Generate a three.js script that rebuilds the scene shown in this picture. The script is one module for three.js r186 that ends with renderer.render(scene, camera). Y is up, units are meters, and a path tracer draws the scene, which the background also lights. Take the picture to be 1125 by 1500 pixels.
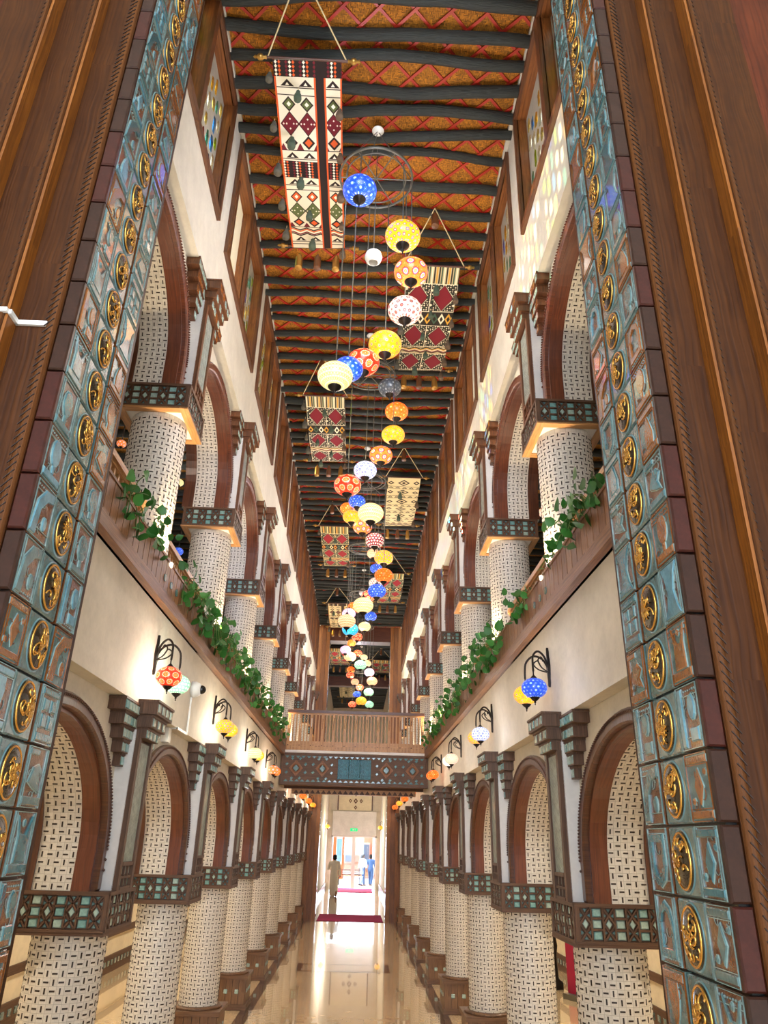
import * as THREE from 'three';
import { mergeGeometries } from 'three/addons/utils/BufferGeometryUtils.js';
import { MarchingCubes } from 'three/addons/objects/MarchingCubes.js';
import { RectAreaLightUniformsLib } from 'three/addons/lights/RectAreaLightUniformsLib.js';

// ------------------------------------------------------------------ camera, sky, sun, large lights, exposure
RectAreaLightUniformsLib.init();
const scene = new THREE.Scene();
const V3 = (x, y, z) => new THREE.Vector3(x, y, z);
const FOCAL = 1065.54, IMG_W = 1125, IMG_H = 1500;                     // read from the photograph's vanishing points
const camera = new THREE.PerspectiveCamera(2 * Math.atan(IMG_H / 2 / FOCAL) * 180 / Math.PI, IMG_W / IMG_H, 0.05, 400);
const EYE = V3(0.0594, 2.4, 0);
const AXES = (() => {
  const fw = V3(519.265 - IMG_W / 2, -(1233.374 - IMG_H / 2), -FOCAL).normalize(), r = 1.4767 * Math.PI / 180;
  const right = V3(Math.cos(r), -Math.sin(r), 0); right.addScaledVector(fw, -right.dot(fw)).normalize();
  const up = V3(0, 0, 0).crossVectors(right, fw);
  return new THREE.Matrix4().set(right.x, right.y, right.z, 0, up.x, up.y, up.z, 0, -fw.x, -fw.y, -fw.z, 0, 0, 0, 0, 1);
})();
camera.position.copy(EYE); camera.quaternion.setFromRotationMatrix(AXES); scene.add(camera);
const ray = (px, py) => V3(px - IMG_W / 2, -(py - IMG_H / 2), -FOCAL).applyMatrix4(AXES);
const atZ = (px, py, z) => { const d = ray(px, py); return EYE.clone().addScaledVector(d, (z - EYE.z) / d.z); };
const atX = (px, py, x) => { const d = ray(px, py); return EYE.clone().addScaledVector(d, (x - EYE.x) / d.x); };
const atY = (px, py, y) => { const d = ray(px, py); return EYE.clone().addScaledVector(d, (y - EYE.y) / d.y); };
const depthOf = (p) => -p.clone().sub(EYE).dot(V3(AXES.elements[8], AXES.elements[9], AXES.elements[10]));

const renderer = new THREE.WebGLRenderer();
renderer.toneMapping = THREE.LinearToneMapping;
renderer.toneMappingExposure = 1.22;
renderer.shadowMap.enabled = true;
scene.background = new THREE.Color(0.80, 0.91, 1.0);                    // hazy bright sky, seen through the windows and the street door
scene.backgroundIntensity = 3.2;
const sun = new THREE.DirectionalLight(0xfff1dc, 7);
sun.position.set(-30, 21, -12); sun.target.position.set(0, 8, -16); scene.add(sun, sun.target);
sun.castShadow = true; sun.shadow.mapSize.set(2048, 2048);
Object.assign(sun.shadow.camera, { left: -40, right: 40, top: 40, bottom: -40, near: 1, far: 120 });
const frontDaylight = new THREE.RectAreaLight(0xe2edff, 6, 6, 8.6);   // daylight entering by the glazed front behind the viewer
frontDaylight.position.set(0, 5.2, 6.8); frontDaylight.lookAt(0, 5.2, -10); scene.add(frontDaylight);
const backDaylight = new THREE.RectAreaLight(0xe6f1ff, 5, 2.6, 2.6); // daylight entering by the street door at the end
backDaylight.position.set(0, 1.4, -46.5); backDaylight.lookAt(0, 1.4, 0); scene.add(backDaylight);

// ------------------------------------------------------------------ helpers
const PI = Math.PI;
function rng(seed) { let a = seed >>> 0; return () => { a = (a + 0x6D2B79F5) | 0; let t = Math.imul(a ^ (a >>> 15), 1 | a); t = (t + Math.imul(t ^ (t >>> 7), 61 | t)) ^ t; return ((t ^ (t >>> 14)) >>> 0) / 4294967296; }; }
const R0 = rng(11);
const between = (r, a, b) => a + (b - a) * r();
const ORD = ['', 'first', 'second', 'third', 'fourth', 'fifth', 'sixth', 'seventh', 'eighth', 'ninth', 'tenth', 'eleventh', 'twelfth'];
const taken = {};
function numbered(name) { const n = taken[name] = (taken[name] ?? -1) + 1; return n ? name + '_' + String(n).padStart(3, '0') : name; }
const lit = (m) => { m.castShadow = m.receiveShadow = true; return m; };
function M(name, geo, mat, parent, kind) { const m = lit(new THREE.Mesh(geo, mat)); m.name = parent ? name : numbered(name); (parent ?? scene).add(m); if (kind) m.userData.kind = kind; return m; }
function thing(name, label, category, pos = [0, 0, 0], turn = 0, group, kind) {
  const o = new THREE.Group(); o.name = numbered(name); scene.add(o); o.position.set(...pos); o.rotation.y = turn;
  o.userData = { label, category }; if (group) o.userData.group = group; if (kind) o.userData.kind = kind; return o;
}
function struct(name, geo, mat, label, category) { const m = M(name, geo, mat); m.userData.kind = 'structure'; if (label) m.userData.label = label; if (category) m.userData.category = category; return m; }
function part(parent, name, geo, mat, pos, rot) { const m = M(name, geo, mat, parent); if (pos) m.position.set(...pos); if (rot) m.rotation.set(...rot); return m; }
const flat = (g) => { const n = g.index ? g.toNonIndexed() : g; for (const k of Object.keys(n.attributes)) if (!['position', 'normal', 'uv'].includes(k)) n.deleteAttribute(k); if (!n.attributes.uv) n.setAttribute('uv', new THREE.BufferAttribute(new Float32Array(n.attributes.position.count * 2), 2)); n.clearGroups(); return n; };
const merge = (list) => mergeGeometries(list.map(flat));
const cache = {};
const once = (key, make) => cache[key] ?? (cache[key] = make());
function bx(w, h, d, x = 0, y = 0, z = 0) {                              // box with uv in metres, grain (v) along its longest side
  const g = new THREE.BoxGeometry(w, h, d), p = g.attributes.position, n = g.attributes.normal, uv = g.attributes.uv, s = [w, h, d], L = s.indexOf(Math.max(...s));
  const ou = (Math.abs(x * 3.1 + y * 1.7 + z * 2.3) % 1), ov = (Math.abs(x * 1.3 + y * 2.9 + z * 0.7) % 1);
  for (let i = 0; i < p.count; i++) {
    const c = [p.getX(i), p.getY(i), p.getZ(i)], k = [n.getX(i), n.getY(i), n.getZ(i)].findIndex((q) => Math.abs(q) > 0.5), rest = [0, 1, 2].filter((q) => q !== k);
    const v = rest.includes(L) ? L : rest[1], u = rest.find((q) => q !== v);
    uv.setXY(i, c[u] + ou, c[v] + ov);
  }
  return g.translate(x, y, z);
}
const span = (x0, x1, y0, y1, z0, z1) => bx(Math.abs(x1 - x0), Math.abs(y1 - y0), Math.abs(z1 - z0), (x0 + x1) / 2, (y0 + y1) / 2, (z0 + z1) / 2);
function tileGeo(w, h, t, b = 0.004) {                                   // bevelled tile, back at z = 0, face at z = t
  const a = w / 2, c = h / 2, P = [], U = [];
  const O = [[-a, -c], [a, -c], [a, c], [-a, c]], I = [[-a + b, -c + b], [a - b, -c + b], [a - b, c - b], [-a + b, c - b]];
  const q = (p) => { for (const i of [0, 1, 2, 0, 2, 3]) { P.push(...p[i]); U.push(p[i][0], p[i][1]); } };
  q(I.map(([x, y]) => [x, y, t]));
  for (let i = 0; i < 4; i++) { const j = (i + 1) % 4; q([[...O[i], t - b], [...O[j], t - b], [...I[j], t], [...I[i], t]]); q([[...O[i], 0], [...O[j], 0], [...O[j], t - b], [...O[i], t - b]]); }
  const g = new THREE.BufferGeometry(); g.setAttribute('position', new THREE.Float32BufferAttribute(P, 3)); g.setAttribute('uv', new THREE.Float32BufferAttribute(U, 2)); g.computeVertexNormals(); return g;
}
const poly = (pts) => new THREE.Shape(pts.map(([x, y]) => new THREE.Vector2(x, y)));
function slab(pts, t, bev = 0, holes = []) {                             // polygon in xy, from z = 0 to t
  const s = poly(pts); for (const h of holes) s.holes.push(new THREE.Path(h.map(([x, y]) => new THREE.Vector2(x, y))));
  const g = new THREE.ExtrudeGeometry(s, { depth: t - bev, bevelEnabled: bev > 0, bevelThickness: bev, bevelSize: bev, bevelOffset: -bev, bevelSegments: 1, curveSegments: 8, steps: 1 });
  return flat(g);
}
function tube(pts, r, seg = 24, sides = 6, closed = false) { return new THREE.TubeGeometry(new THREE.CatmullRomCurve3(pts.map((p) => p.isVector3 ? p : V3(...p)), closed), seg, r, sides, closed); }
function rod(a, b, r, sides = 6) { const A = a.isVector3 ? a : V3(...a), B = b.isVector3 ? b : V3(...b), g = new THREE.CylinderGeometry(r, r, A.distanceTo(B), sides); g.applyQuaternion(new THREE.Quaternion().setFromUnitVectors(V3(0, 1, 0), B.clone().sub(A).normalize())); return g.translate((A.x + B.x) / 2, (A.y + B.y) / 2, (A.z + B.z) / 2); }
const lathe = (pts, seg = 20) => new THREE.LatheGeometry(pts.map(([x, y]) => new THREE.Vector2(x, y)), seg);

// ------------------------------------------------------------------ textures
function noise2(seed, period) { const r = rng(seed), t = new Float32Array(period * period).map(() => r()); return (x, y) => { const xi = Math.floor(x), yi = Math.floor(y), f = x - xi, g = y - yi, s = (q) => q * q * (3 - 2 * q), m = (q) => ((q % period) + period) % period, at = (i, j) => t[m(j) * period + m(i)]; const a = at(xi, yi) + (at(xi + 1, yi) - at(xi, yi)) * s(f), b = at(xi, yi + 1) + (at(xi + 1, yi + 1) - at(xi, yi + 1)) * s(f); return a + (b - a) * s(g); }; }
function dataTex(w, h, f, srgb, repeat) {
  const a = new Uint8Array(w * h * 4); for (let y = 0; y < h; y++) for (let x = 0; x < w; x++) { const c = f(x / w, y / h), i = (y * w + x) * 4; for (let k = 0; k < 3; k++) a[i + k] = Math.max(0, Math.min(255, (Array.isArray(c) ? c[k] : c) * 255)); a[i + 3] = 255; }
  const t = new THREE.DataTexture(a, w, h, THREE.RGBAFormat); t.wrapS = t.wrapT = THREE.RepeatWrapping; t.magFilter = THREE.LinearFilter; t.minFilter = THREE.LinearMipmapLinearFilter; t.generateMipmaps = true;
  if (srgb) t.colorSpace = THREE.SRGBColorSpace; if (repeat) t.repeat.set(...repeat); t.needsUpdate = true; return t;
}
function canvasTex(w, h, draw, srgb = true) { const c = document.createElement('canvas'); c.width = w; c.height = h; draw(c.getContext('2d'), w, h); const t = new THREE.CanvasTexture(c); t.magFilter = THREE.LinearFilter; if (srgb) t.colorSpace = THREE.SRGBColorSpace; t.wrapS = t.wrapT = THREE.RepeatWrapping; return t; }
const n8 = noise2(1, 8), n32 = noise2(2, 32), n64 = noise2(3, 64), n128 = noise2(4, 128), n16 = noise2(5, 16);
const fbm = (x, y) => n8(x * 8, y * 8) * 0.5 + n32(x * 32, y * 32) * 0.3 + n128(x * 128, y * 128) * 0.2;
const grain = (x, y) => { const w = x + 0.02 * n8(x * 8, y * 8); return 0.55 * n128(w * 128, y * 4) + 0.3 * n64(w * 64, y * 8) + 0.15 * n32(x * 32, y * 32); };
const TX = {
  wood: dataTex(512, 512, (x, y) => { const g = grain(x, y); return [0.62 + 0.38 * g, 0.58 + 0.42 * g, 0.54 + 0.46 * g]; }, true, [1.3, 0.8]),
  woodBump: dataTex(512, 512, (x, y) => grain(x, y), false, [1.3, 0.8]),
  plaster: dataTex(512, 512, (x, y) => { const g = 0.88 + 0.12 * fbm(x, y); return [g, g * 0.995, g * 0.985]; }, true, [0.5, 0.5]),
  plasterBump: dataTex(512, 512, (x, y) => 0.6 * n32(x * 32, y * 8) + 0.4 * n64(x * 64, y * 64), false, [0.7, 0.7]),
  marble: dataTex(1024, 1024, (x, y) => { const v = fbm(x, y), w = n16(x * 16 + 2 * v, y * 16), q = Math.abs(((x * 3 + 1.4 * v) % 1) - 0.5); const j = (x * 1024 % 512 < 1.6 || y * 1024 % 512 < 1.6) ? 0.75 : 1; const b = (0.86 + 0.1 * v + 0.06 * w - (q < 0.02 ? 0.04 : 0)) * j; return [b, b * 0.985, b * 0.96]; }, true, [0.5, 0.5]),
  darkMarble: dataTex(512, 512, (x, y) => { const v = fbm(x, y), q = Math.abs(((x * 2 + y + 1.8 * v) % 1) - 0.5), b = 0.55 + 0.35 * v + (q < 0.025 ? 0.35 : 0); return [b, b, b]; }, true, [0.6, 0.6]),
  mosaic: dataTex(512, 512, (x, y) => { const u = x * 8, v = y * 8, i = Math.floor(u), j = Math.floor(v), fu = u - i, fv = v - j, edge = 0.04; const h = ((i * 7 + j * 13) % 5) / 5; const g = 0.93 - 0.06 * h + 0.05 * (n128(x * 128, y * 128) - 0.5); const jt = fu < edge || fv < edge; return jt ? [0.74, 0.72, 0.68] : [g, g * 0.985, g * 0.955]; }, true),
  mat: dataTex(512, 512, (x, y) => { const a = n128(x * 128, y * 16), b = n128(x * 16, y * 128), k = (Math.floor(x * 16) + Math.floor(y * 16)) % 2, g = 0.45 + 0.55 * (k ? a : b); return [g, g * 0.94, g * 0.8]; }, true, [1.6, 1.6]),
  logBump: dataTex(256, 256, (x, y) => 0.6 * n64(x * 16, y * 64) + 0.4 * n32(x * 32, y * 32), false, [2, 4]),
  glaze: dataTex(256, 256, (x, y) => { const g = 0.66 + 0.34 * fbm(x, y); return [g, g, g]; }, true, [3, 3]),
  glazeBump: dataTex(256, 256, (x, y) => n32(x * 32, y * 32) * 0.6 + n64(x * 64, y * 64) * 0.4, false, [4, 4]),
  wave: dataTex(256, 256, (x, y) => 0.5 + 0.5 * Math.sin(2 * PI * (x * 8 + 0.35 * Math.sin(2 * PI * y * 4))), false, [4, 4]),
};
const S = (o) => new THREE.MeshStandardMaterial(o), Ph = (o) => new THREE.MeshPhysicalMaterial(o);
const wood = (color, roughness = 0.5, coat = 0) => Ph({ color, roughness, map: TX.wood, bumpMap: TX.woodBump, bumpScale: 0.0012, clearcoat: coat, clearcoatRoughness: 0.25 });
const glaze = (color, rough = 0.25, metal = 0) => Ph({ color, roughness: rough, metalness: metal, map: TX.glaze, bumpMap: TX.glazeBump, bumpScale: 0.0008, clearcoat: 1, clearcoatRoughness: 0.06 });
const MT = {
  plaster: S({ color: 0xe0d8c8, roughness: 0.78, map: TX.plaster, bumpMap: TX.plasterBump, bumpScale: 0.003 }),
  plasterPale: S({ color: 0xdfdccf, roughness: 0.7, map: TX.plaster, bumpMap: TX.plasterBump, bumpScale: 0.003 }),
  white: S({ color: 0xe9e8e6, roughness: 0.6, map: TX.plaster, bumpMap: TX.plasterBump, bumpScale: 0.001 }),
  cream: S({ color: 0xefe3c6, roughness: 0.7, map: TX.plaster }),
  floor: Ph({ color: 0xe6cda4, roughness: 0.14, map: TX.marble, clearcoat: 1, clearcoatRoughness: 0.02 }),
  floorDark: Ph({ color: 0x4f3826, roughness: 0.14, map: TX.darkMarble, clearcoat: 1, clearcoatRoughness: 0.02 }),
  darkWood: wood(0x66381f, 0.42, 0.5), redWood: wood(0x7a3d20, 0.4, 0.5), midWood: wood(0x98653a, 0.5, 0.15), orangeWood: wood(0xa05f1a, 0.5, 0), revealWood: wood(0xa0622f, 0.45, 0.3),
  frameWood: wood(0x7c4d2c, 0.45, 0.3), baseWood: wood(0x7d5a3d, 0.5, 0.15), plankWood: wood(0x8d6744, 0.5, 0.15), nearWood: wood(0x522d0d, 0.55, 0), portalWood: wood(0xa0662c, 0.5, 0.2), portalWoodB: wood(0x8a5524, 0.5, 0.2), nearRope: wood(0x6e421c, 0.5, 0), nearNotch: wood(0x2a160c, 0.6, 0), railWood: wood(0xdca76c, 0.45, 0.2), lattice: wood(0x6f503a, 0.55), panelWood: wood(0x5c2a14, 0.5, 0),
  log: S({ color: 0x2f3431, roughness: 0.6, bumpMap: TX.logBump, bumpScale: 0.012 }),
  mat: S({ color: 0xe3a03a, roughness: 0.8, map: TX.mat, bumpMap: TX.mat, bumpScale: 0.004 }),
  redStrip: S({ color: 0xb02c1c, roughness: 0.4 }),
  mosaic: S({ color: 0xf3f0ea, roughness: 0.45, map: TX.mosaic }),
  inlay: S({ color: 0x33261c, roughness: 0.5 }),
  teal: glaze(0x9ccbc5), tealB: glaze(0x86bcb8), tealC: glaze(0xbbd8cc), tealDark: glaze(0x4a8a96), tealGrey: glaze(0x668f92), bluegl: glaze(0x6aaec4), paleLine: glaze(0x9cc3c2),
  wavePanel: Ph({ color: 0xc6d8cb, roughness: 0.35, map: TX.glaze, bumpMap: TX.wave, bumpScale: 0.012, clearcoat: 0.8, clearcoatRoughness: 0.1 }),
  waveTeal: Ph({ color: 0x3a8ea6, roughness: 0.45, map: TX.glaze, bumpMap: TX.wave, bumpScale: 0.012, clearcoat: 0.15 }),
  brownGl: Ph({ color: 0x8a4d22, roughness: 0.22, map: TX.glaze, bumpMap: TX.glazeBump, bumpScale: 0.0022, clearcoat: 1, clearcoatRoughness: 0.05 }), brownEdge: Ph({ color: 0x3d2216, roughness: 0.45, map: TX.glaze, clearcoat: 0.35, clearcoatRoughness: 0.2 }), amberGl: glaze(0xa9642a),
  gold: Ph({ color: 0xe0a845, roughness: 0.2, metalness: 0.9, clearcoat: 1, clearcoatRoughness: 0.08 }),
  bossBlack: glaze(0x1d140c, 0.2), bossRim: glaze(0x7cb6c2),
  metal: S({ color: 0x2e2723, roughness: 0.4, metalness: 0.7 }), brass: S({ color: 0xb98f4a, roughness: 0.35, metalness: 0.8 }), steel: S({ color: 0x6d6c64, roughness: 0.4, metalness: 0.6 }),
  leaf: S({ color: 0x2a6420, roughness: 0.45, side: THREE.DoubleSide }), leaf2: S({ color: 0x3c7d30, roughness: 0.45, side: THREE.DoubleSide }), stem: S({ color: 0x5f7a35, roughness: 0.7 }), soil: S({ color: 0x2b211a, roughness: 1 }),
  rope: S({ color: 0xcdb98c, roughness: 0.9 }), tassel: S({ color: 0x5a564a, roughness: 1 }), tassel2: S({ color: 0x4b5848, roughness: 1 }), tassel3: S({ color: 0x62503f, roughness: 1 }),
  carpet: S({ color: 0xcc3572, roughness: 0.95, bumpMap: TX.plasterBump, bumpScale: 0.004 }), carpetEdge: S({ color: 0x7a1030, roughness: 0.95 }),
  plastic: S({ color: 0xe8e8e4, roughness: 0.35 }), black: S({ color: 0x121212, roughness: 0.25 }),
  frosted: Ph({ color: 0xe8e2cf, roughness: 0.9, transmission: 0.45, thickness: 0 }),
  gypsum: S({ color: 0xb9b3a3, roughness: 0.8, map: TX.plaster }),
  pane: Ph({ color: 0xffffff, roughness: 0.02, transmission: 1, thickness: 0 }),
};
for (const k of ['nearWood', 'nearRope', 'panelWood', 'brownEdge']) MT[k].specularIntensity = 0.35;
const shardMats = [0x5cc6f2, 0x4f9ef0, 0xc6e24a, 0xf2d35a, 0xf7f4e6, 0xf7f4e6, 0xe98a7a, 0x8fd6c8, 0xf5e9b0].map((c) => Ph({ color: c, roughness: 0.05, transmission: 1, thickness: 0 }));
Object.assign(MT, { slatB: wood(0x8c5a32, 0.5, 0.15), slatC: wood(0xa57246, 0.5, 0.15), edgeB: Ph({ color: 0x4a1f16, roughness: 0.45, map: TX.glaze, clearcoat: 0.35, clearcoatRoughness: 0.2 }), panelB: wood(0x662f16, 0.5, 0), panelC: wood(0x532611, 0.5, 0) });
for (const k of ['edgeB', 'panelB', 'panelC']) MT[k].specularIntensity = 0.35;
const LANTERN_CD = 1.7, SCONCE_CD = 1.0, AISLE_CD = 18;
const STUD = new THREE.CylinderGeometry(0.03, 0.032, 0.014, 14), BALUSTER = bx(0.026, 0.42, 0.026);
// ------------------------------------------------------------------ measures of the hall (metres, read from the photograph)
const CX = 1.86, PITCH = 2.65, NCOL = 9, zc = (k) => -(5.81 + PITCH * (k - 1)), zb = (j) => -(4.485 + PITCH * j);
const Z_NEAR = -3.16, Z_FAR = -27.4, Y_LOW = 2.06, Y_UP = 6.08, Y_CEIL = 9.98, WALLX = 1.58, AISLE = 4.6, GALLERY = 4.15;
const SIDES = [{ s: -1, side: 'left', turn: 0, by: 'dome camera side' }, { s: 1, side: 'right', turn: PI, by: 'blue sconce side' }];
const toward = (s, lx, z) => [s * (CX - lx), z];                        // lx: metres from the column line towards the middle of the hall
const mirror = (g, s) => s < 0 ? g : g.clone().rotateY(PI);

// ------------------------------------------------------------------ floor, outer walls, slabs
const floorG = new THREE.Group(); floorG.name = 'floor'; floorG.userData = { kind: 'structure', label: 'polished beige marble floor with dark border bands' }; scene.add(floorG);
part(floorG, 'marble_field', merge([span(-1.42, 1.42, -0.2, 0, 7, -46.6), span(-AISLE, -1.60, -0.2, 0, 7, -27.4), span(1.60, AISLE, -0.2, 0, 7, -27.4)]), MT.floor);
for (const s of [-1, 1]) {
  part(floorG, 'dark_border', span(s * 1.42, s * 1.60, -0.2, 0, 7, -46.6), MT.floorDark);
  for (let k = 1; k <= NCOL; k++) part(floorG, 'dark_inset', span(s * 1.60, s * 2.2, 0, 0.0012, zc(k) + 0.36, zc(k) - 0.36), MT.floorDark);
}
{ const zi = [-17.25, -18.3], inl = [span(-1.05, 0.88, 0, 0.001, zi[0], zi[0] - 0.12), span(-1.05, 0.88, 0, 0.001, zi[1], zi[1] + 0.12), span(-1.05, -0.93, 0, 0.001, zi[0] - 0.12, zi[1] + 0.12), span(0.76, 0.88, 0, 0.001, zi[0] - 0.12, zi[1] + 0.12)]; part(floorG, 'rectangular_inlay', merge(inl), MT.floorDark); }
for (const { s, side } of SIDES) {
  struct('wall_' + side, span(s * AISLE, s * (AISLE + 0.25), 0, 3.85, Z_NEAR, Z_FAR), MT.cream, 'cream wall of the ground floor aisle behind the columns', 'wall');
  struct('wall_' + side, span(s * AISLE, s * (AISLE + 0.25), GALLERY, 7.5, Z_NEAR, Z_FAR), MT.plaster, 'plain wall of the upper gallery behind its columns', 'wall');
  struct('ceiling', span(s * (WALLX + 0.02), s * (AISLE + 0.25), 3.85, GALLERY, Z_NEAR, Z_FAR), MT.plasterPale, 'gallery floor slab over the aisle', 'floor slab');
  struct('wall_' + side, span(s * WALLX, s * 2.2, 3.30, 4.07, -2.9, Z_FAR), MT.plaster, 'smooth plaster wall band carrying the sconces', 'wall');
  struct('ceiling', span(s * 1.62, s * (AISLE + 0.25), 7.56, 7.76, Z_NEAR, Z_FAR), MT.mat, 'log and mat ceiling over the upper gallery aisle', 'ceiling');
  // wall trims of the aisle
  const b1 = struct('baseboard_' + side, span(s * (AISLE - 0.03), s * AISLE, 0, 0.3, Z_NEAR, Z_FAR), MT.lattice, 'dark wooden baseboard with tile studs', 'baseboard');
  const b2 = struct('trim', span(s * (AISLE - 0.025), s * AISLE, 0.62, 0.74, Z_NEAR, Z_FAR), MT.lattice, 'dark wooden dado rail on cream wall', 'trim'); b2.name = numbered('trim_' + (s < 0 ? 1 : 2));
  const studs = []; for (let z = -5; z > -26; z -= 0.22) studs.push(bx(0.012, 0.09, 0.1, s * (AISLE - 0.034), 0.17, z)); const st = part(b1, 'tile_studs', merge(studs), MT.tealGrey); st.userData.kind = 'stuff';
}
struct('ceiling', span(-1.70, 1.70, Y_CEIL + 0.12, Y_CEIL + 0.4, Z_NEAR, -28.0), MT.plaster, 'roof slab above the log ceiling', 'roof');

// ------------------------------------------------------------------ log and mat ceiling
const ceilG = new THREE.Group(); ceilG.name = 'ceiling_log'; ceilG.userData = { kind: 'structure', label: 'ceiling of dark logs under woven mat with red lattice' }; scene.add(ceilG); ceilG.name = numbered('ceiling');
part(ceilG, 'woven_mat', span(-1.75, 1.75, Y_CEIL, Y_CEIL + 0.12, -2.5, Z_FAR), MT.mat);
const logGeos = []; { const r = rng(5); for (let i = 0; i < 8; i++) { const pts = []; const a = between(r, -0.03, 0.03), p = r() * 6; for (let x = -1.7; x <= 1.71; x += 0.34) pts.push([x, Math.sin(x * 1.4 + p) * 0.018 + between(r, -0.008, 0.008), a * x + Math.sin(x * 1.9 + p * 2) * 0.045 + between(r, -0.014, 0.014)]); logGeos.push(tube(pts, between(r, 0.052, 0.078), 24, 9)); } }
{
  const r = rng(8), zs = []; let z = -2.75; const meas = [-4.41, -4.75, -5.0, -5.35, -5.61, -5.9, -6.17, -6.63, -7.05, -7.38];
  while (z > -4.2) { zs.push(z); z -= between(r, 0.29, 0.36); } zs.push(...meas); z = -7.7; while (z > Z_FAR + 0.2) { zs.push(z); z -= between(r, 0.28, 0.38); }
  zs.forEach((q, i) => part(ceilG, 'log_beam', logGeos[(i * 5 + (i >> 2)) % 8], MT.log, [0, Y_CEIL - 0.066 + between(r, -0.01, 0.01), q], [r() * 0.3, (i % 2) * PI, 0]));
  const strip = bx(0.03, 0.014, 4.5);
  for (let d = -1; d <= 1; d += 2) for (let q = -2.0; q > Z_FAR - 1.5; q -= 0.36) {
    // diagonal strip crossing x = 0 at z = q, cut where it leaves the hall
    const ang = d * PI / 4; let z0 = -1.7, z1 = 1.7; z0 = Math.max(z0, Z_FAR + 0.05 - q); z1 = Math.min(z1, -2.5 - q); if (z1 - z0 < 0.2) continue;
    const len = (z1 - z0) * Math.SQRT2, mid = (z0 + z1) / 2; const m = part(ceilG, 'lattice_strip', strip, MT.redStrip, [d * mid, Y_CEIL - 0.008 - (d > 0 ? 0.012 : 0), q + mid], [0, ang, 0]); m.scale.z = len / 4.5;
  }
  for (const s of [-1, 1]) { const pts = [[-2.9, -0.03]]; for (let q = -2.9; q > Z_FAR; q -= 0.11) pts.push([q, between(r, 0.02, 0.07)]); pts.push([Z_FAR, -0.03]);
    const g = slab(pts.map(([a, b]) => [a, -b]), 0.05); g.rotateY(-PI / 2); const m = part(ceilG, 'plaster_fringe', g, MT.plasterPale); m.position.set(s * 1.56 + 0.025, Y_CEIL - 0.01, 0); m.scale.x = 1; }
}

for (const { s } of SIDES) { const l = []; let i = 0; for (let z = -3.5; z > Z_FAR + 0.2; z -= 0.3) l.push(logGeos[i++ % 8].clone().scale(0.86, 0.9, 0.9).translate(s * 3.18, 7.5, z)); const m = struct('ceiling', merge(l), MT.log, 'dark logs under the upper gallery ceiling', 'ceiling'); }
// ------------------------------------------------------------------ arcade geometry shared by both storeys
const ARCH = { a: 1.04, spring: 0.26, b: 0.77 };
function archLine(a, b, spring, n = 28) { const p = [[-a, 0], [-a, spring * 0.5]]; for (let i = 0; i <= n; i++) { const t = PI - PI * i / n; p.push([a * Math.cos(t), spring + b * Math.sin(t)]); } p.push([a, spring * 0.5], [a, 0]); return p; }
const inner = archLine(ARCH.a, ARCH.b, ARCH.spring);
const turnX = (g, x0) => g.rotateY(PI / 2).translate(x0, 0, 0);           // polygon in (z, y) pushed out along x from x0
const bayWall = turnX(slab([[-1.325, 0], ...inner, [1.325, 0], [1.325, 1.24], [-1.325, 1.24]], 0.51), -0.34);
function band(line, x0, x1, inset, along = 1, across = 1) {               // lining of the arch from x0 to x1
  const P = [], U = []; let L = 0;
  const nor = line.map((p, i) => { const a = line[Math.max(0, i - 1)], b = line[Math.min(line.length - 1, i + 1)], dx = b[0] - a[0], dy = b[1] - a[1], l = Math.hypot(dx, dy); return [dy / l, -dx / l]; });
  const q = line.map((p, i) => [p[0] + nor[i][0] * inset, p[1] + nor[i][1] * inset]);
  const quad = (a, b, c, d) => { for (const [v, u] of [a, b, c, a, c, d]) { P.push(...v); U.push(...u); } };
  for (let i = 0; i < line.length - 1; i++) {
    const l = Math.hypot(q[i + 1][0] - q[i][0], q[i + 1][1] - q[i][1]), v0 = L * along, v1 = (L + l) * along; L += l;
    const A = (k, x) => [x, q[k][1], q[k][0]], B = (k, x) => [x, line[k][1], line[k][0]];
    quad([A(i, x0), [x0 * across, v0]], [A(i, x1), [x1 * across, v0]], [A(i + 1, x1), [x1 * across, v1]], [A(i + 1, x0), [x0 * across, v1]]);
    for (const x of [x0, x1]) quad([A(i, x), [0, v0]], [B(i, x), [inset, v0]], [B(i + 1, x), [inset, v1]], [A(i + 1, x), [0, v1]]);
  }
  const g = new THREE.BufferGeometry(); g.setAttribute('position', new THREE.Float32BufferAttribute(P, 3)); g.setAttribute('uv', new THREE.Float32BufferAttribute(U, 2)); g.computeVertexNormals(); return g;
}
const CELL = 0.0482;
function dash(len, wid, t) { return flat(bx(len, wid, t)); }
const dashMesh = dash(0.034, 0.0098, 0.004);
function place(g, pos, x, y, z) { const m = new THREE.Matrix4().makeBasis(x, y, z).setPosition(pos); return g.clone().applyMatrix4(m); }
const linings = { woodHall: band(inner, 0.05, 0.17, 0.03), woodBack: band(inner, -0.34, -0.21, 0.03), mosaic: band(inner, -0.21, 0.05, 0.018, 1 / (8 * CELL), 1 / (8 * CELL)) };
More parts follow.
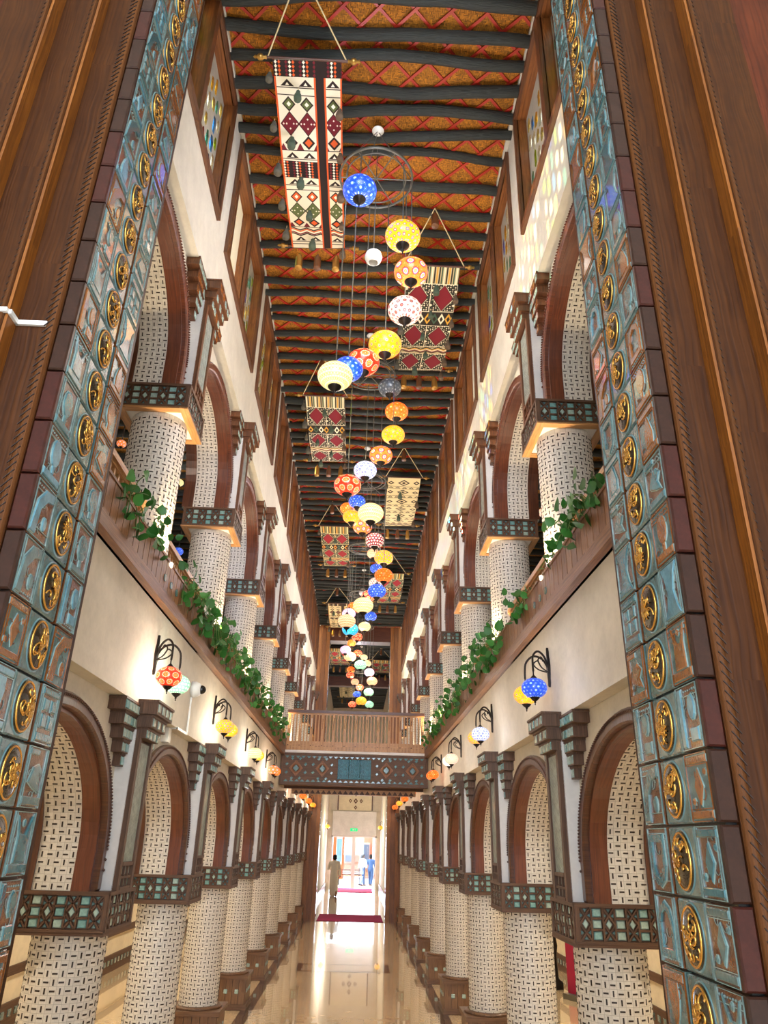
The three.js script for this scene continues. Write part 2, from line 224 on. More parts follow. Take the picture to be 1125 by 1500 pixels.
const archInlay = (() => {
  const out = [], seg = []; let L = 0; for (let i = 0; i < inner.length - 1; i++) { const l = Math.hypot(inner[i + 1][0] - inner[i][0], inner[i + 1][1] - inner[i][1]); seg.push([L, l]); L += l; }
  const n = Math.round(L / CELL), c = L / n;
  for (let j = 0; j < n; j++) { const d = (j + 0.5) * c; let i = seg.findIndex(([a, l]) => d < a + l); if (i < 0) i = seg.length - 1; const t = (d - seg[i][0]) / seg[i][1], p0 = inner[i], p1 = inner[i + 1], T = V3(0, p1[1] - p0[1], p1[0] - p0[0]).normalize(), N = V3(0, -(p1[0] - p0[0]), (p1[1] - p0[1])).normalize();
    const at = V3(0, p0[1] + (p1[1] - p0[1]) * t, p0[0] + (p1[0] - p0[0]) * t).addScaledVector(N, 0.018);
    for (let k = 0; k < 5; k++) { const x = -0.21 + 0.26 * (k + 0.5) / 5, pos = at.clone().setX(x), X = V3(1, 0, 0); out.push((j + k) % 2 ? place(dashMesh, pos, X, T, N) : place(dashMesh, pos, T, X.clone().negate(), N)); } }
  return merge(out);
})();
const archivolt = turnX(slab([...archLine(1.125, 0.855, 0.26), ...archLine(1.035, 0.765, 0.26).reverse()], 0.05, 0.012), 0.165);
const archivoltRope = (() => { const l = archLine(1.105, 0.835, 0.26, 60).slice(1, -1), out = []; for (let i = 0; i < l.length - 1; i++) for (const f of [0, 0.5]) { const p = [l[i][0] + (l[i + 1][0] - l[i][0]) * f, l[i][1] + (l[i + 1][1] - l[i][1]) * f]; const g = new THREE.CylinderGeometry(0.008, 0.008, 0.03, 5); g.rotateZ(PI / 2 - 0.6); g.translate(0.213, p[1], p[0]); out.push(g); } return merge(out); })();

// column shafts: white mosaic body with dark oblong chips laid in alternating directions
const RS = 0.245, AROUND = 32;
function shaftParts(h) {
  return once('shaft' + h, () => {
    const body = new THREE.CylinderGeometry(RS, RS, h, 56, 1, true); const uv = body.attributes.uv; for (let i = 0; i < uv.count; i++) uv.setXY(i, uv.getX(i) * AROUND / 8, uv.getY(i) * h / (8 * CELL)); body.translate(0, h / 2, 0);
    const rows = Math.floor(h / CELL), out = [];
    for (let j = 0; j < rows; j++) for (let k = 0; k < AROUND; k++) { const a = 2 * PI * (k + 0.5) / AROUND, N = V3(Math.sin(a), 0, Math.cos(a)), T = V3(Math.cos(a), 0, -Math.sin(a)), Yv = V3(0, 1, 0), pos = N.clone().multiplyScalar(RS).setY((j + 0.5) * CELL); out.push((j + k) % 2 ? place(dashMesh, pos, T, Yv, N) : place(dashMesh, pos, Yv, T.clone().negate(), N)); }
    return { body: flat(body), chips: merge(out) };
  });
}
// collar face pattern: columns of square tiles alternating with crossed bars
const CW = 0.62, CH = 0.245;
const collarFace = (() => {
  const bars = [], squares = [], diamonds = [], bits = [], n = 7, m = 0.032, cw = (CW - 2 * m) / n, y0 = 0.022, y1 = CH - 0.022, hh = y1 - y0, t = 0.014, bw = 0.013;
  const bar = (x0, y0_, x1, y1_, w) => { const l = Math.hypot(x1 - x0, y1_ - y0_), g = bx(w, l, t); g.rotateZ(-Math.atan2(x1 - x0, y1_ - y0_)); g.translate((x0 + x1) / 2, (y0_ + y1_) / 2, t / 2); bars.push(g); };
  bars.push(bx(CW, 0.024, t + 0.008, 0, 0.012, (t + 0.008) / 2), bx(CW, 0.024, t + 0.008, 0, CH - 0.012, (t + 0.008) / 2), bx(m, CH, t + 0.006, -CW / 2 + m / 2, CH / 2, (t + 0.006) / 2), bx(m, CH, t + 0.006, CW / 2 - m / 2, CH / 2, (t + 0.006) / 2));
  for (let i = 0; i < n; i++) {
    const xl = -CW / 2 + m + i * cw, xr = xl + cw, xm = (xl + xr) / 2; if (i) bar(xl, y0, xl, y1, bw);
    if (i % 2) { for (let j = 0; j < 3; j++) { if (j) bar(xl, y0 + hh * j / 3, xr, y0 + hh * j / 3, bw); squares.push([xm, y0 + hh * (j + 0.5) / 3]); } }
    else { for (const [a, b] of [[0, 0.5], [0.5, 1]]) { bar(xl, y0 + hh * a, xr, y0 + hh * b, bw * 0.85); bar(xr, y0 + hh * a, xl, y0 + hh * b, bw * 0.85); }
      diamonds.push([xm, y0 + hh / 2]); const tri = (x, y, rot) => { const g = slab([[-0.016, -0.011], [0.016, -0.011], [0, 0.013]], 0.008, 0.003); g.rotateZ(rot); g.translate(x, y, 0); bits.push(g); };
      tri(xm, y0 + 0.02, 0); tri(xm, y1 - 0.02, PI); for (const f of [0.25, 0.75]) { tri(xl + 0.014, y0 + hh * f, -PI / 2); tri(xr - 0.014, y0 + hh * f, PI / 2); } }
  }
  return { bars: merge(bars), squares, diamonds, bits: merge(bits) };
})();
const sqGeo = tileGeo(0.058, 0.05, 0.009, 0.006), diGeo = slab([[-0.021, 0], [0, -0.03], [0.021, 0], [0, 0.03]], 0.009, 0.004);
const collarMerged = { a: merge(collarFace.squares.map(([x, y]) => sqGeo.clone().translate(x, y, 0))), b: merge([collarFace.bits, ...collarFace.diamonds.map(([x, y]) => diGeo.clone().translate(x, y, 0))]) };
const collarBox = merge([span(-0.296, 0.296, 0.004, CH - 0.004, -0.296, 0.296), span(-0.315, 0.315, CH - 0.012, CH, -0.315, 0.315)]);
const collarLip = merge([span(-0.318, -0.245, 0, 0.02, -0.318, 0.318), span(0.245, 0.318, 0, 0.02, -0.318, 0.318), span(-0.245, 0.245, 0, 0.02, -0.318, -0.245), span(-0.245, 0.245, 0, 0.02, 0.245, 0.318)].map((g) => g.translate(0, -0.014, 0)));
const collarUnder = span(-0.245, 0.245, -0.002, 0.006, -0.245, 0.245);
const baseBody = merge([span(-0.29, 0.29, 0.05, 0.40, -0.29, 0.29), span(-0.335, 0.335, 0, 0.07, -0.335, 0.335), span(-0.335, 0.335, 0.40, 0.45, -0.335, 0.335), lathe([[0.30, 0.45], [0.31, 0.462], [0.295, 0.48], [0.25, 0.485], [0.24, 0.45]], 32)]);
const plankGeo = bx(0.094, 0.33, 0.02), discGeo = (() => { const g = []; for (let i = 0; i < 4; i++) { const c = new THREE.SphereGeometry(0.02, 8, 6); c.scale(1, 1, 0.4); c.translate(0.017 * Math.cos(i * PI / 2 + 0.78), 0.017 * Math.sin(i * PI / 2 + 0.78), 0); g.push(c); } return merge(g); })();
function makeColumn(sd, k, up) {
  const y = up ? GALLERY : 0, h0 = up ? 0 : 0.45, top = (up ? Y_UP : Y_LOW) - CH, h = +(top - y - h0).toFixed(3), near = k <= 4;
  const t = thing('mosaic_column', `${ORD[k]} ${up ? 'gallery' : 'ground floor'} mosaic column from the tiled portal, ${sd.by}`, 'column', [sd.s * CX, y, zc(k)], sd.turn, up ? 'mosaic columns of the gallery arcade' : 'mosaic columns of the ground floor arcade', 'thing');
  const sp = shaftParts(h), sh = part(t, 'shaft', sp.body, MT.mosaic, [0, h0, 0]); const ch = part(sh, 'mosaic_chips', sp.chips, MT.inlay); ch.userData.kind = 'stuff';
  const co = part(t, 'collar', collarBox, MT.lattice, [0, top - y, 0]);
  part(co, 'collar_lip', collarLip, up ? MT.railWood : MT.lattice); part(co, 'collar_underside', collarUnder, MT.white);
  const r = rng(k * 7 + (up ? 3 : 1) + sd.s);
  for (const [a, vis] of [[sd.turn === 0 ? 0 : PI, 1], [PI / 2, 1], [sd.turn === 0 ? PI : 0, 0]]) {
    const dx = Math.sin(a) * 0.296, dz = Math.cos(a) * 0.296;
    part(co, 'lattice', collarFace.bars, MT.lattice, [dx, 0, dz], [0, a, 0]);
    if (near && vis) {
      const e = V3(Math.cos(a), 0, -Math.sin(a));
      for (const [x, yy] of collarFace.squares) part(co, 'square_tile', sqGeo, [MT.teal, MT.tealB, MT.tealC][Math.floor(r() * 3)], [dx + e.x * x, yy, dz + e.z * x], [0, a, 0]);
      for (const [x, yy] of collarFace.diamonds) part(co, 'diamond_tile', diGeo, MT.tealC, [dx + e.x * x, yy, dz + e.z * x], [0, a, 0]);
      part(co, 'tile_chips', collarFace.bits, MT.tealGrey, [dx, 0, dz], [0, a, 0]).userData.kind = 'stuff';
    } else { part(co, 'square_tiles', collarMerged.a, MT.teal, [dx, 0, dz], [0, a, 0]).userData.kind = 'stuff'; part(co, 'tile_chips', collarMerged.b, MT.tealC, [dx, 0, dz], [0, a, 0]).userData.kind = 'stuff'; }
  }
  if (!up) {
    const b = part(t, 'base', baseBody, MT.baseWood);
    for (const a of [sd.turn === 0 ? 0 : PI, PI / 2]) { const e = V3(Math.cos(a), 0, -Math.sin(a)), n = V3(Math.sin(a), 0, Math.cos(a)); for (let i = 0; i < 6; i++) { const x = -0.25 + i * 0.1; part(b, 'plank', plankGeo, MT.plankWood, [e.x * x + n.x * 0.3, 0.235, e.z * x + n.z * 0.3], [0, a, 0]); } for (const x of [-0.17, 0, 0.17]) part(b, 'quatrefoil_stud', discGeo, MT.tealC, [e.x * x + n.x * 0.314, 0.24, e.z * x + n.z * 0.314], [0, a, 0]); }
  } else {
    const f = part(t, 'uplight', lathe([[0, 0], [0.045, 0], [0.05, 0.03], [0.04, 0.035], [0, 0.03]], 14), UPLIGHT, [0.29, 0.28, sd.turn === 0 ? 0.1 : -0.1]);
  }
  return t;
}
const UPLIGHT = S({ color: 0xfff3dc, emissive: 0xfff0d2, emissiveIntensity: 3, roughness: 0.5 });

// piers: white pier, framed wave-tile pilaster, flared capital, a stepped corbel on each flank
const pierBody = span(0.165, 0.285, 0, 1.24, -0.19, 0.19);
const pilFrame = merge([span(0.28, 0.318, 0, 1.0, -0.19, -0.14), span(0.28, 0.318, 0, 1.0, 0.14, 0.19), span(0.28, 0.318, 0, 0.02, -0.125, 0.125), span(0.28, 0.318, 0.15, 0.175, -0.125, 0.125), span(0.28, 0.312, 0.07, 0.085, -0.125, 0.125), span(0.28, 0.312, 0, 0.16, -0.05, -0.035), span(0.28, 0.312, 0, 0.16, 0.035, 0.05), span(0.277, 0.290, 0, 1.0, -0.13, 0.13)]);
const pilPanel = (() => { const g = tileGeo(0.28, 0.81, 0.016, 0.006); return g.rotateY(PI / 2).translate(0.288, 0.575, 0); })();
const capSteps = [[1.0, 1.075, 0.355, 0.19, 4], [1.075, 1.165, 0.39, 0.215, 3], [1.165, 1.27, 0.425, 0.245, 4]];
const capGeo = merge(capSteps.map(([a, b, x, z]) => merge([span(0.28, x, a, b, -z, z), span(0.28, x + 0.008, b - 0.016, b, -z - 0.006, z + 0.006)])));
const corbSteps = [[0.39, 0.125, 5], [0.315, 0.11, 4], [0.24, 0.095, 3], [0.165, 0.08, 2], [0.09, 0.06, 1]];
function corbelGeo(d) { return merge(corbSteps.map(([l, p], i) => { const t = 1.235 - i * 0.088; return merge([span(0.165, 0.165 + p, t - 0.088, t, d * 0.185, d * (0.19 + l)), span(0.165, 0.165 + p + 0.006, t - 0.016, t, d * 0.185, d * (0.19 + l + 0.008))]); })); }
const corbG = { 1: corbelGeo(1), '-1': corbelGeo(-1) };
const studGeo = tileGeo(0.064, 0.058, 0.008, 0.004).rotateY(PI / 2);
const gridGeo = tileGeo(0.06, 0.052, 0.01, 0.005).rotateY(PI / 2);
function tileSpots() {
  const cap = [], corb = { 1: [], '-1': [] }, grid = [];
  for (const [a, b, x, z, n] of capSteps) for (let i = 0; i < n; i++) cap.push([x - 0.001, (a + b) / 2 - 0.006, -z + 2 * z * (i + 0.5) / n]);
  for (const d of [1, -1]) corbSteps.forEach(([l, p, n], i) => { for (let j = 0; j < n; j++) corb[d].push([0.165 + p - 0.001, 1.235 - i * 0.088 - 0.05, d * (0.19 + l * (j + 0.5) / n)]); });
  for (const y of [0.045, 0.118]) for (const z of [-0.085, 0, 0.085]) grid.push([0.289, y, z]);
  return { cap, corb, grid };
}
const SPOTS = tileSpots(), many = (g, list) => merge(list.map((p) => g.clone().translate(...p)));
const spotsMerged = { cap: many(studGeo, SPOTS.cap), 1: many(studGeo, SPOTS.corb[1]), '-1': many(studGeo, SPOTS.corb[-1]), grid: many(gridGeo, SPOTS.grid) };
function makePier(sd, k, up) {
  const t = thing('arcade_pier', `white arcade pier above the ${ORD[k]} ${up ? 'gallery' : 'ground floor'} column, ${sd.by}`, 'pier', [sd.s * CX, up ? Y_UP : Y_LOW, zc(k)], sd.turn, up ? 'arcade piers of the gallery' : 'arcade piers of the ground floor', 'structure');
  const near = k <= 3, wm = up ? MT.frameWood : MT.lattice, r = rng(k * 31 + (up ? 5 : 0) + sd.s * 3), tm = up ? [MT.tealC, MT.amberGl, MT.tealC] : [MT.tealC, MT.tealB, MT.tealC], pick = () => tm[Math.floor(r() * 3)];
  part(t, 'pier_body', pierBody, MT.white);
  const fr = part(t, 'pilaster', pilFrame, wm); part(fr, 'wave_tile_panel', pilPanel, MT.wavePanel);
  if (near) for (const p of SPOTS.grid) part(fr, 'grid_tile', gridGeo, pick(), p); else part(fr, 'grid_tiles', spotsMerged.grid, MT.tealC).userData.kind = 'stuff';
  const cp = part(t, 'capital', capGeo, wm); if (near) for (const p of SPOTS.cap) part(cp, 'stud_tile', studGeo, pick(), p); else part(cp, 'stud_tiles', spotsMerged.cap, MT.tealGrey).userData.kind = 'stuff';
  for (const d of [1, -1]) { const c = part(t, 'stepped_corbel', corbG[d], wm); if (near) for (const p of SPOTS.corb[d]) part(c, 'stud_tile', studGeo, pick(), p); else part(c, 'stud_tiles', spotsMerged[d], MT.tealGrey).userData.kind = 'stuff'; }
}
function makeArch(sd, j, up) {
  const t = thing('arcade_arch', `${ORD[j + 1]} ${up ? 'gallery' : 'ground floor'} mosaic lined arch from the tiled portal, ${sd.by}`, 'arch', [sd.s * CX, up ? Y_UP : Y_LOW, zb(j)], sd.turn, up ? 'arches of the gallery' : 'arches of the ground floor', 'structure');
  const v = part(t, 'archivolt', archivolt, up ? MT.redWood : MT.darkWood); part(v, 'rope_edge', archivoltRope, up ? MT.redWood : MT.darkWood);
  part(t, 'wooden_lining', linings.woodHall, MT.redWood); part(t, 'wooden_lining', linings.woodBack, MT.darkWood);
  const m = part(t, 'mosaic_lining', linings.mosaic, MT.mosaic); part(m, 'mosaic_chips', archInlay, MT.inlay).userData.kind = 'stuff';
}
for (const sd of SIDES) for (const up of [false, true]) {
  for (let j = 0; j < NCOL; j++) { const w = struct('wall_' + sd.side, bayWall, up ? MT.plasterPale : MT.plaster, `${up ? 'upper' : 'lower'} plaster spandrel wall around an arch`, 'wall'); w.position.set(sd.s * CX, up ? Y_UP : Y_LOW, zb(j)); w.rotation.y = sd.turn; makeArch(sd, j, up); }
  for (let k = 1; k <= NCOL; k++) { makeColumn(sd, k, up); makePier(sd, k, up); }
}
for (const sd of SIDES) for (let k = 1; k <= NCOL; k++) {                // warm uplights at the feet of the gallery columns
  const l = new THREE.SpotLight(0xffe3b8, 10, 6, 0.75, 0.7, 2); l.position.set(sd.s * (CX - 0.31), GALLERY + 0.36, zc(k) + 0.1); l.target.position.set(sd.s * (CX - 0.18), GALLERY + 2, zc(k) + 0.16); l.castShadow = true; l.shadow.radius = 2; scene.add(l, l.target);
}

// ------------------------------------------------------------------ upper walls with paired stained-glass windows
const WH = Y_CEIL - 7.30 + 0.1, WY0 = 0.90, WY1 = 2.52, WZ = [[0.03, 1.08], [-1.08, -0.03]];
const upWall = turnX(slab([[-1.325, 0], [1.325, 0], [1.325, WH], [-1.325, WH]], 0.13, 0, WZ.map(([a, b]) => [[a, WY0], [b, WY0], [b, WY1], [a, WY1]])), 0.15);
const winW = WZ[0][1] - WZ[0][0], winH = WY1 - WY0;
const casing = (() => { const w = 0.06, a = winW / 2, b = winH / 2, o = (x0, x1, y0, y1) => span(0.27, 0.318, y0, y1, x0, x1); return merge([o(-a - w * 0.5, -a + 0.02, -b - w, b + w), o(a - 0.02, a + w * 0.5, -b - w, b + w), o(-a, a, b - 0.02, b + w), o(-a, a, -b - w, -b + 0.02)]); })();
const reveal = (() => { const a = winW / 2, b = winH / 2; return merge([span(0.15, 0.28, -b, b, -a, -a + 0.02), span(0.15, 0.28, -b, b, a - 0.02, a), span(0.15, 0.28, b - 0.02, b, -a, a), span(0.15, 0.28, -b, -b + 0.02, -a, a)]); })();
const glassKinds = [0, 1, 2, 3].map((q) => {
  const r = rng(90 + q), a = winW / 2 - 0.03, b = winH / 2 - 0.03, nx = 7, ny = 6, shards = [];
  for (let i = 0; i < nx; i++) for (let j = 0; j < ny; j++) { if (r() < 0.14) continue; const x = -a + 2 * a * (i + 0.5) / nx + between(r, -0.012, 0.012), y = -b + 2 * b * (j + 0.5 + (i % 2 ? 0.22 : -0.22)) / ny, w = between(r, 0.036, 0.058), h = between(r, 0.08, 0.122); if (Math.abs(y) + h > b) continue; const sk = between(r, -0.02, 0.02); shards.push({ pts: [[x - w + sk, y - h * 0.7], [x - w * 0.3, y - h], [x + w * 0.8, y - h * 0.8], [x + w, y + h * 0.5], [x + w * 0.3 + sk, y + h], [x - w * 0.8, y + h * 0.7]], c: Math.floor(r() * shardMats.length) }); }
  return { panel: turnX(slab([[-a - 0.03, -b - 0.03], [a + 0.03, -b - 0.03], [a + 0.03, b + 0.03], [-a - 0.03, b + 0.03]], 0.02, 0, shards.map((s) => s.pts)), 0.155), shards: shards.map((s) => ({ c: s.c, g: turnX(slab(s.pts, 0.008), 0.17) })) };
});
const byColour = glassKinds.map((k) => shardMats.map((_, c) => { const l = k.shards.filter((s) => s.c === c).map((s) => s.g.clone()); return l.length ? merge(l) : null; }));
const frostPane = turnX(slab([[-winW / 2, -winH / 2], [winW / 2, -winH / 2], [winW / 2, winH / 2], [-winW / 2, winH / 2]], 0.012), 0.16), sash = span(0.15, 0.21, -winH / 2, winH / 2, -0.03, 0.03);
let winNo = 0;
for (const sd of SIDES) for (let j = 0; j < NCOL; j++) {
  const w = struct('wall_' + sd.side, upWall, MT.plasterPale, 'pale upper wall pierced by a pair of windows', 'wall'); w.position.set(sd.s * CX, 7.30, zb(j)); w.rotation.y = sd.turn;
  WZ.forEach(([a, b], q) => {
    const near = sd.turn === 0 ? q === 0 : q === 1; winNo++;
    const g = new THREE.Group(); g.name = 'window_' + winNo; scene.add(g); g.position.set(sd.s * CX, 7.30 + (WY0 + WY1) / 2, zb(j) - (sd.turn === 0 ? 1 : -1) * -(a + b) / 2); g.rotation.y = sd.turn;
    g.userData = { kind: 'structure', category: 'window', label: `${near ? 'portal side' : 'street side'} window of the ${ORD[j + 1]} clerestory pair from the tiled portal, ${sd.by}` };
    part(g, 'casing', casing, MT.frameWood); part(g, 'reveal', reveal, MT.revealWood);
    const plain = (sd.s < 0 && j === 1 && near) || (sd.s > 0 && j === 2 && near);
    if (plain) { part(g, 'frosted_pane', frostPane, MT.frosted); part(g, 'sash_bar', sash, MT.frameWood); return; }
    const kind = (j * 2 + q + (sd.s > 0 ? 1 : 0)) % 4; part(g, 'plaster_tracery', glassKinds[kind].panel, MT.gypsum);
    if (j <= 2) for (const s of glassKinds[kind].shards) part(g, 'glass_piece', s.g, shardMats[s.c]);
    else byColour[kind].forEach((gg, c) => { if (gg) part(g, 'glass_pieces', gg, shardMats[c]).userData.kind = 'stuff'; });
  });
}
// ------------------------------------------------------------------ gallery parapets, railings
for (const { s, by } of SIDES) {
  const X = (v) => s * v, t = thing('gallery_parapet', `slatted wooden planter parapet running along the gallery edge, ${by}`, 'parapet', [0, 0, 0], 0, 'gallery parapets');
  const bm = merge([span(X(1.50), X(1.598), 4.07, 4.15, -3.17, Z_FAR), span(X(1.515), X(1.6), 4.15, 4.185, -3.17, Z_FAR)]);
  part(t, 'moulded_beam', bm, MT.midWood); part(t, 'planter_box', merge([span(X(1.56), X(1.598), 4.07, 4.45, -3.17, Z_FAR)]), MT.lattice);
  const rim = [], soil = []; for (let j = 0; j < NCOL; j++) { rim.push(span(X(1.535), X(1.58), 4.45, 4.47, zb(j) + 1.3, zb(j) - 1.3)); soil.push(span(X(1.562), X(1.598), 4.45, 4.462, zb(j) + 1.25, zb(j) - 1.25)); }
  part(t, 'top_rim', merge(rim), MT.midWood); part(t, 'planting_soil', merge(soil), MT.soil);
  const g = [0, 1, 2].map((i) => bx(0.02, 0.262, 0.119)), mats = [MT.midWood, MT.slatB, MT.slatC]; const r = rng(40 + s);
  for (let z = -3.24; z > Z_FAR + 0.1; z -= 0.128) part(t, 'slat', g[0], mats[Math.floor(r() * 3)], [X(1.552), 4.317, z]);
  for (let k = 1; k <= NCOL; k++) for (const d of [-0.2, 0, 0.2]) part(t, 'round_stud', STUD, MT.tealGrey, [X(1.541), 4.30, zc(k) + d], [0, 0, PI / 2]);
  for (let j = 0; j < NCOL; j++) {
    const a = zb(j) + 1.06, b = zb(j) - 1.06, h = thing('gallery_railing', `low wooden railing in the ${ORD[j + 1]} gallery bay from the tiled portal, ${by}`, 'railing', [X(1.80), GALLERY, zb(j)], 0, 'gallery railings between columns');
    part(h, 'handrail', merge([bx(0.09, 0.05, 2.12, 0, 0.745, 0), bx(0.05, 0.025, 2.12, 0, 0.71, 0)]), MT.railWood); part(h, 'bottom_rail', bx(0.05, 0.05, 2.12, 0, 0.31, 0), MT.railWood);
    if (j < 5) for (let z = -1.0; z <= 1.0; z += 0.1) part(h, 'baluster', BALUSTER, MT.railWood, [0, 0.51, z]);
    else { const l = []; for (let z = -1.0; z <= 1.0; z += 0.1) l.push(BALUSTER.clone().translate(0, 0.51, z)); part(h, 'balusters', merge(l), MT.railWood).userData.kind = 'stuff'; }
  }
}
// ------------------------------------------------------------------ trailing plants
const leafGeos = [0, 1, 2].map((i) => {
  const o = [[0, 0], [0.28, 0.06], [0.46, 0.32], [0.4, 0.62], [0.2, 0.85], [0, 1.05]], P = [], idx = [];
  const L = o.map(([x, y]) => [x, y, 0.16 * x + 0.05 * i * y * y - 0.14 * y * y]); const n = L.length;
  L.forEach(([x, y, z]) => P.push(x, y, z)); L.forEach(([x, y, z]) => P.push(-x, y, z)); L.forEach(([, y]) => P.push(0, y, (0.05 * i - 0.14) * y * y - 0.02));
  for (let k = 0; k < n - 1; k++) { idx.push(2 * n + k, k, k + 1, 2 * n + k, k + 1, 2 * n + k + 1); idx.push(2 * n + k, n + k + 1, n + k, 2 * n + k, 2 * n + k + 1, n + k + 1); }
  const g = new THREE.BufferGeometry(); g.setAttribute('position', new THREE.Float32BufferAttribute(P, 3)); g.setIndex(idx); g.computeVertexNormals(); return flat(g);
});
function plant(s, by, i, z, n, sz, droop, total) {
  const r = rng(500 + i * 13 + (s > 0 ? 7 : 0)), t = thing('trailing_plant', `${i > 10 ? i + 'th' : ORD[i]} clump of green vine leaves from the tiled portal, parapet on ${by}`, 'plant', [s * 1.58, 4.44, z], 0, 'vines trailing over the gallery parapets');
  const far = z < -9.5, bits = [[], []], stems = [];
  for (let k = 0; k < n * 1.7; k++) {
    const dz = between(r, -0.34, 0.34) * sz, out = between(r, -0.02, 0.2) * sz, dy = between(r, -droop, 0.2 * sz), p = V3(-s * Math.max(out, dy < 0 ? 0.06 : -0.05), dy, dz), size = between(r, 0.06, 0.108) * Math.min(1, sz + 0.1);
    const q = new THREE.Quaternion().setFromEuler(new THREE.Euler(between(r, -0.7, 0.7) + (r() < 0.6 ? PI : 0) * 0.8, between(r, -1.2, 1.2) - s * 0.6, between(r, -1.1, 1.1)));
    if (far) bits[k % 2].push(leafGeos[k % 3].clone().scale(size, size, size).applyQuaternion(q).translate(p.x, p.y, p.z));
    else { const m = part(t, 'leaf', leafGeos[k % 3], k % 3 ? MT.leaf : MT.leaf2, [p.x, p.y, p.z]); m.scale.setScalar(size); m.quaternion.copy(q); }
    if (k % 3 === 0) stems.push(tube([[0, -0.02, dz * 0.4], [p.x * 0.6, Math.max(p.y, 0) + 0.05, dz * 0.7], [p.x, p.y, p.z]], 0.004, 5, 4));
  }
  if (far) { part(t, 'leaves', merge(bits[0]), MT.leaf).userData.kind = 'stuff'; part(t, 'leaves', merge(bits[1]), MT.leaf2).userData.kind = 'stuff'; }
  part(t, 'stems', merge(stems), MT.stem).userData.kind = 'stuff';
}
[[-4.62, 20, 0.9, 0.14], [-5.2, 9, 0.7, 0.03], [-6.45, 22, 0.9, 0.2], [-6.95, 22, 0.9, 0.22], [-7.5, 22, 0.9, 0.2], [-8.1, 22, 1, 0.2], [-8.8, 22, 1, 0.2], [-9.6, 24, 1, 0.22], [-10.5, 24, 1.1, 0.25], [-11.5, 24, 1.1, 0.25], [-12.6, 24, 1.1, 0.25], [-13.8, 24, 1.1, 0.25], [-15.0, 24, 1.1, 0.2]].forEach((a, i) => plant(-1, SIDES[0].by, i + 1, ...a));
[[-4.35, 22, 0.95, 0.06], [-4.75, 18, 0.9, 0.08], [-5.3, 8, 0.6, 0.02], [-6.5, 16, 0.8, 0.1], [-7.7, 22, 0.9, 0.2], [-8.3, 22, 1, 0.22], [-9.0, 22, 1, 0.22], [-9.9, 24, 1.1, 0.25], [-11, 24, 1.1, 0.25], [-12.3, 24, 1.1, 0.22], [-13.8, 24, 1.1, 0.2], [-15.1, 24, 1.1, 0.2]].forEach((a, i) => plant(1, SIDES[1].by, i + 1, ...a));

// ------------------------------------------------------------------ mosaic glass lanterns
const PAL = {
  blue: ['#1549e0', '#8fd0ff', '#ffffff', '#0b2fa8', 'flower'], multi: ['#f7bd1a', '#e8402a', '#fff3c0', '#3f6fe0', 'flower'], sun: ['#ff8a2a', '#fff0c8', '#e6301a', '#3a6fd8', 'sun'], mauve: ['#f0dccb', '#8c3f5c', '#f0a860', '#5a2440', 'flower'],
  yellow: ['#f9b60f', '#ffe9a0', '#7a3fa8', '#e8701a', 'flower'], red: ['#ee2d0a', '#ffb04a', '#fff0c0', '#b81405', 'sun'], cream: ['#fff2b0', '#c9a94a', '#fffbe6', '#9a9466', 'rings'], bluewhite: ['#e6edff', '#2648c0', '#ffffff', '#16308a', 'flower'],
  grey: ['#46505e', '#a8b4c4', '#dfe6ee', '#2c343f', 'flower'], orange: ['#ff6a10', '#ffc14a', '#fff0c0', '#d83a08', 'flower'], maroon: ['#8f1e30', '#fff0dc', '#fff8ee', '#5a1020', 'dots'], peach: ['#ffc890', '#fff2dc', '#f0803a', '#d87a50', 'rings'],
  lilac: ['#f0d6f6', '#b06ad0', '#ffd23a', '#8040b0', 'dots'], cyan: ['#1fbef5', '#8fe8ff', '#e8fbff', '#0a86c8', 'flower'], green: ['#86e2b0', '#d8ffe4', '#ffffff', '#3fae7c', 'dots'], white: ['#fbf8ee', '#d8e4ea', '#ffffff', '#a8b8c0', 'flower'], reddot: ['#f8ead0', '#d84a2a', '#fff6e6', '#8a2a18', 'dots'],
};
const GLOW = {};
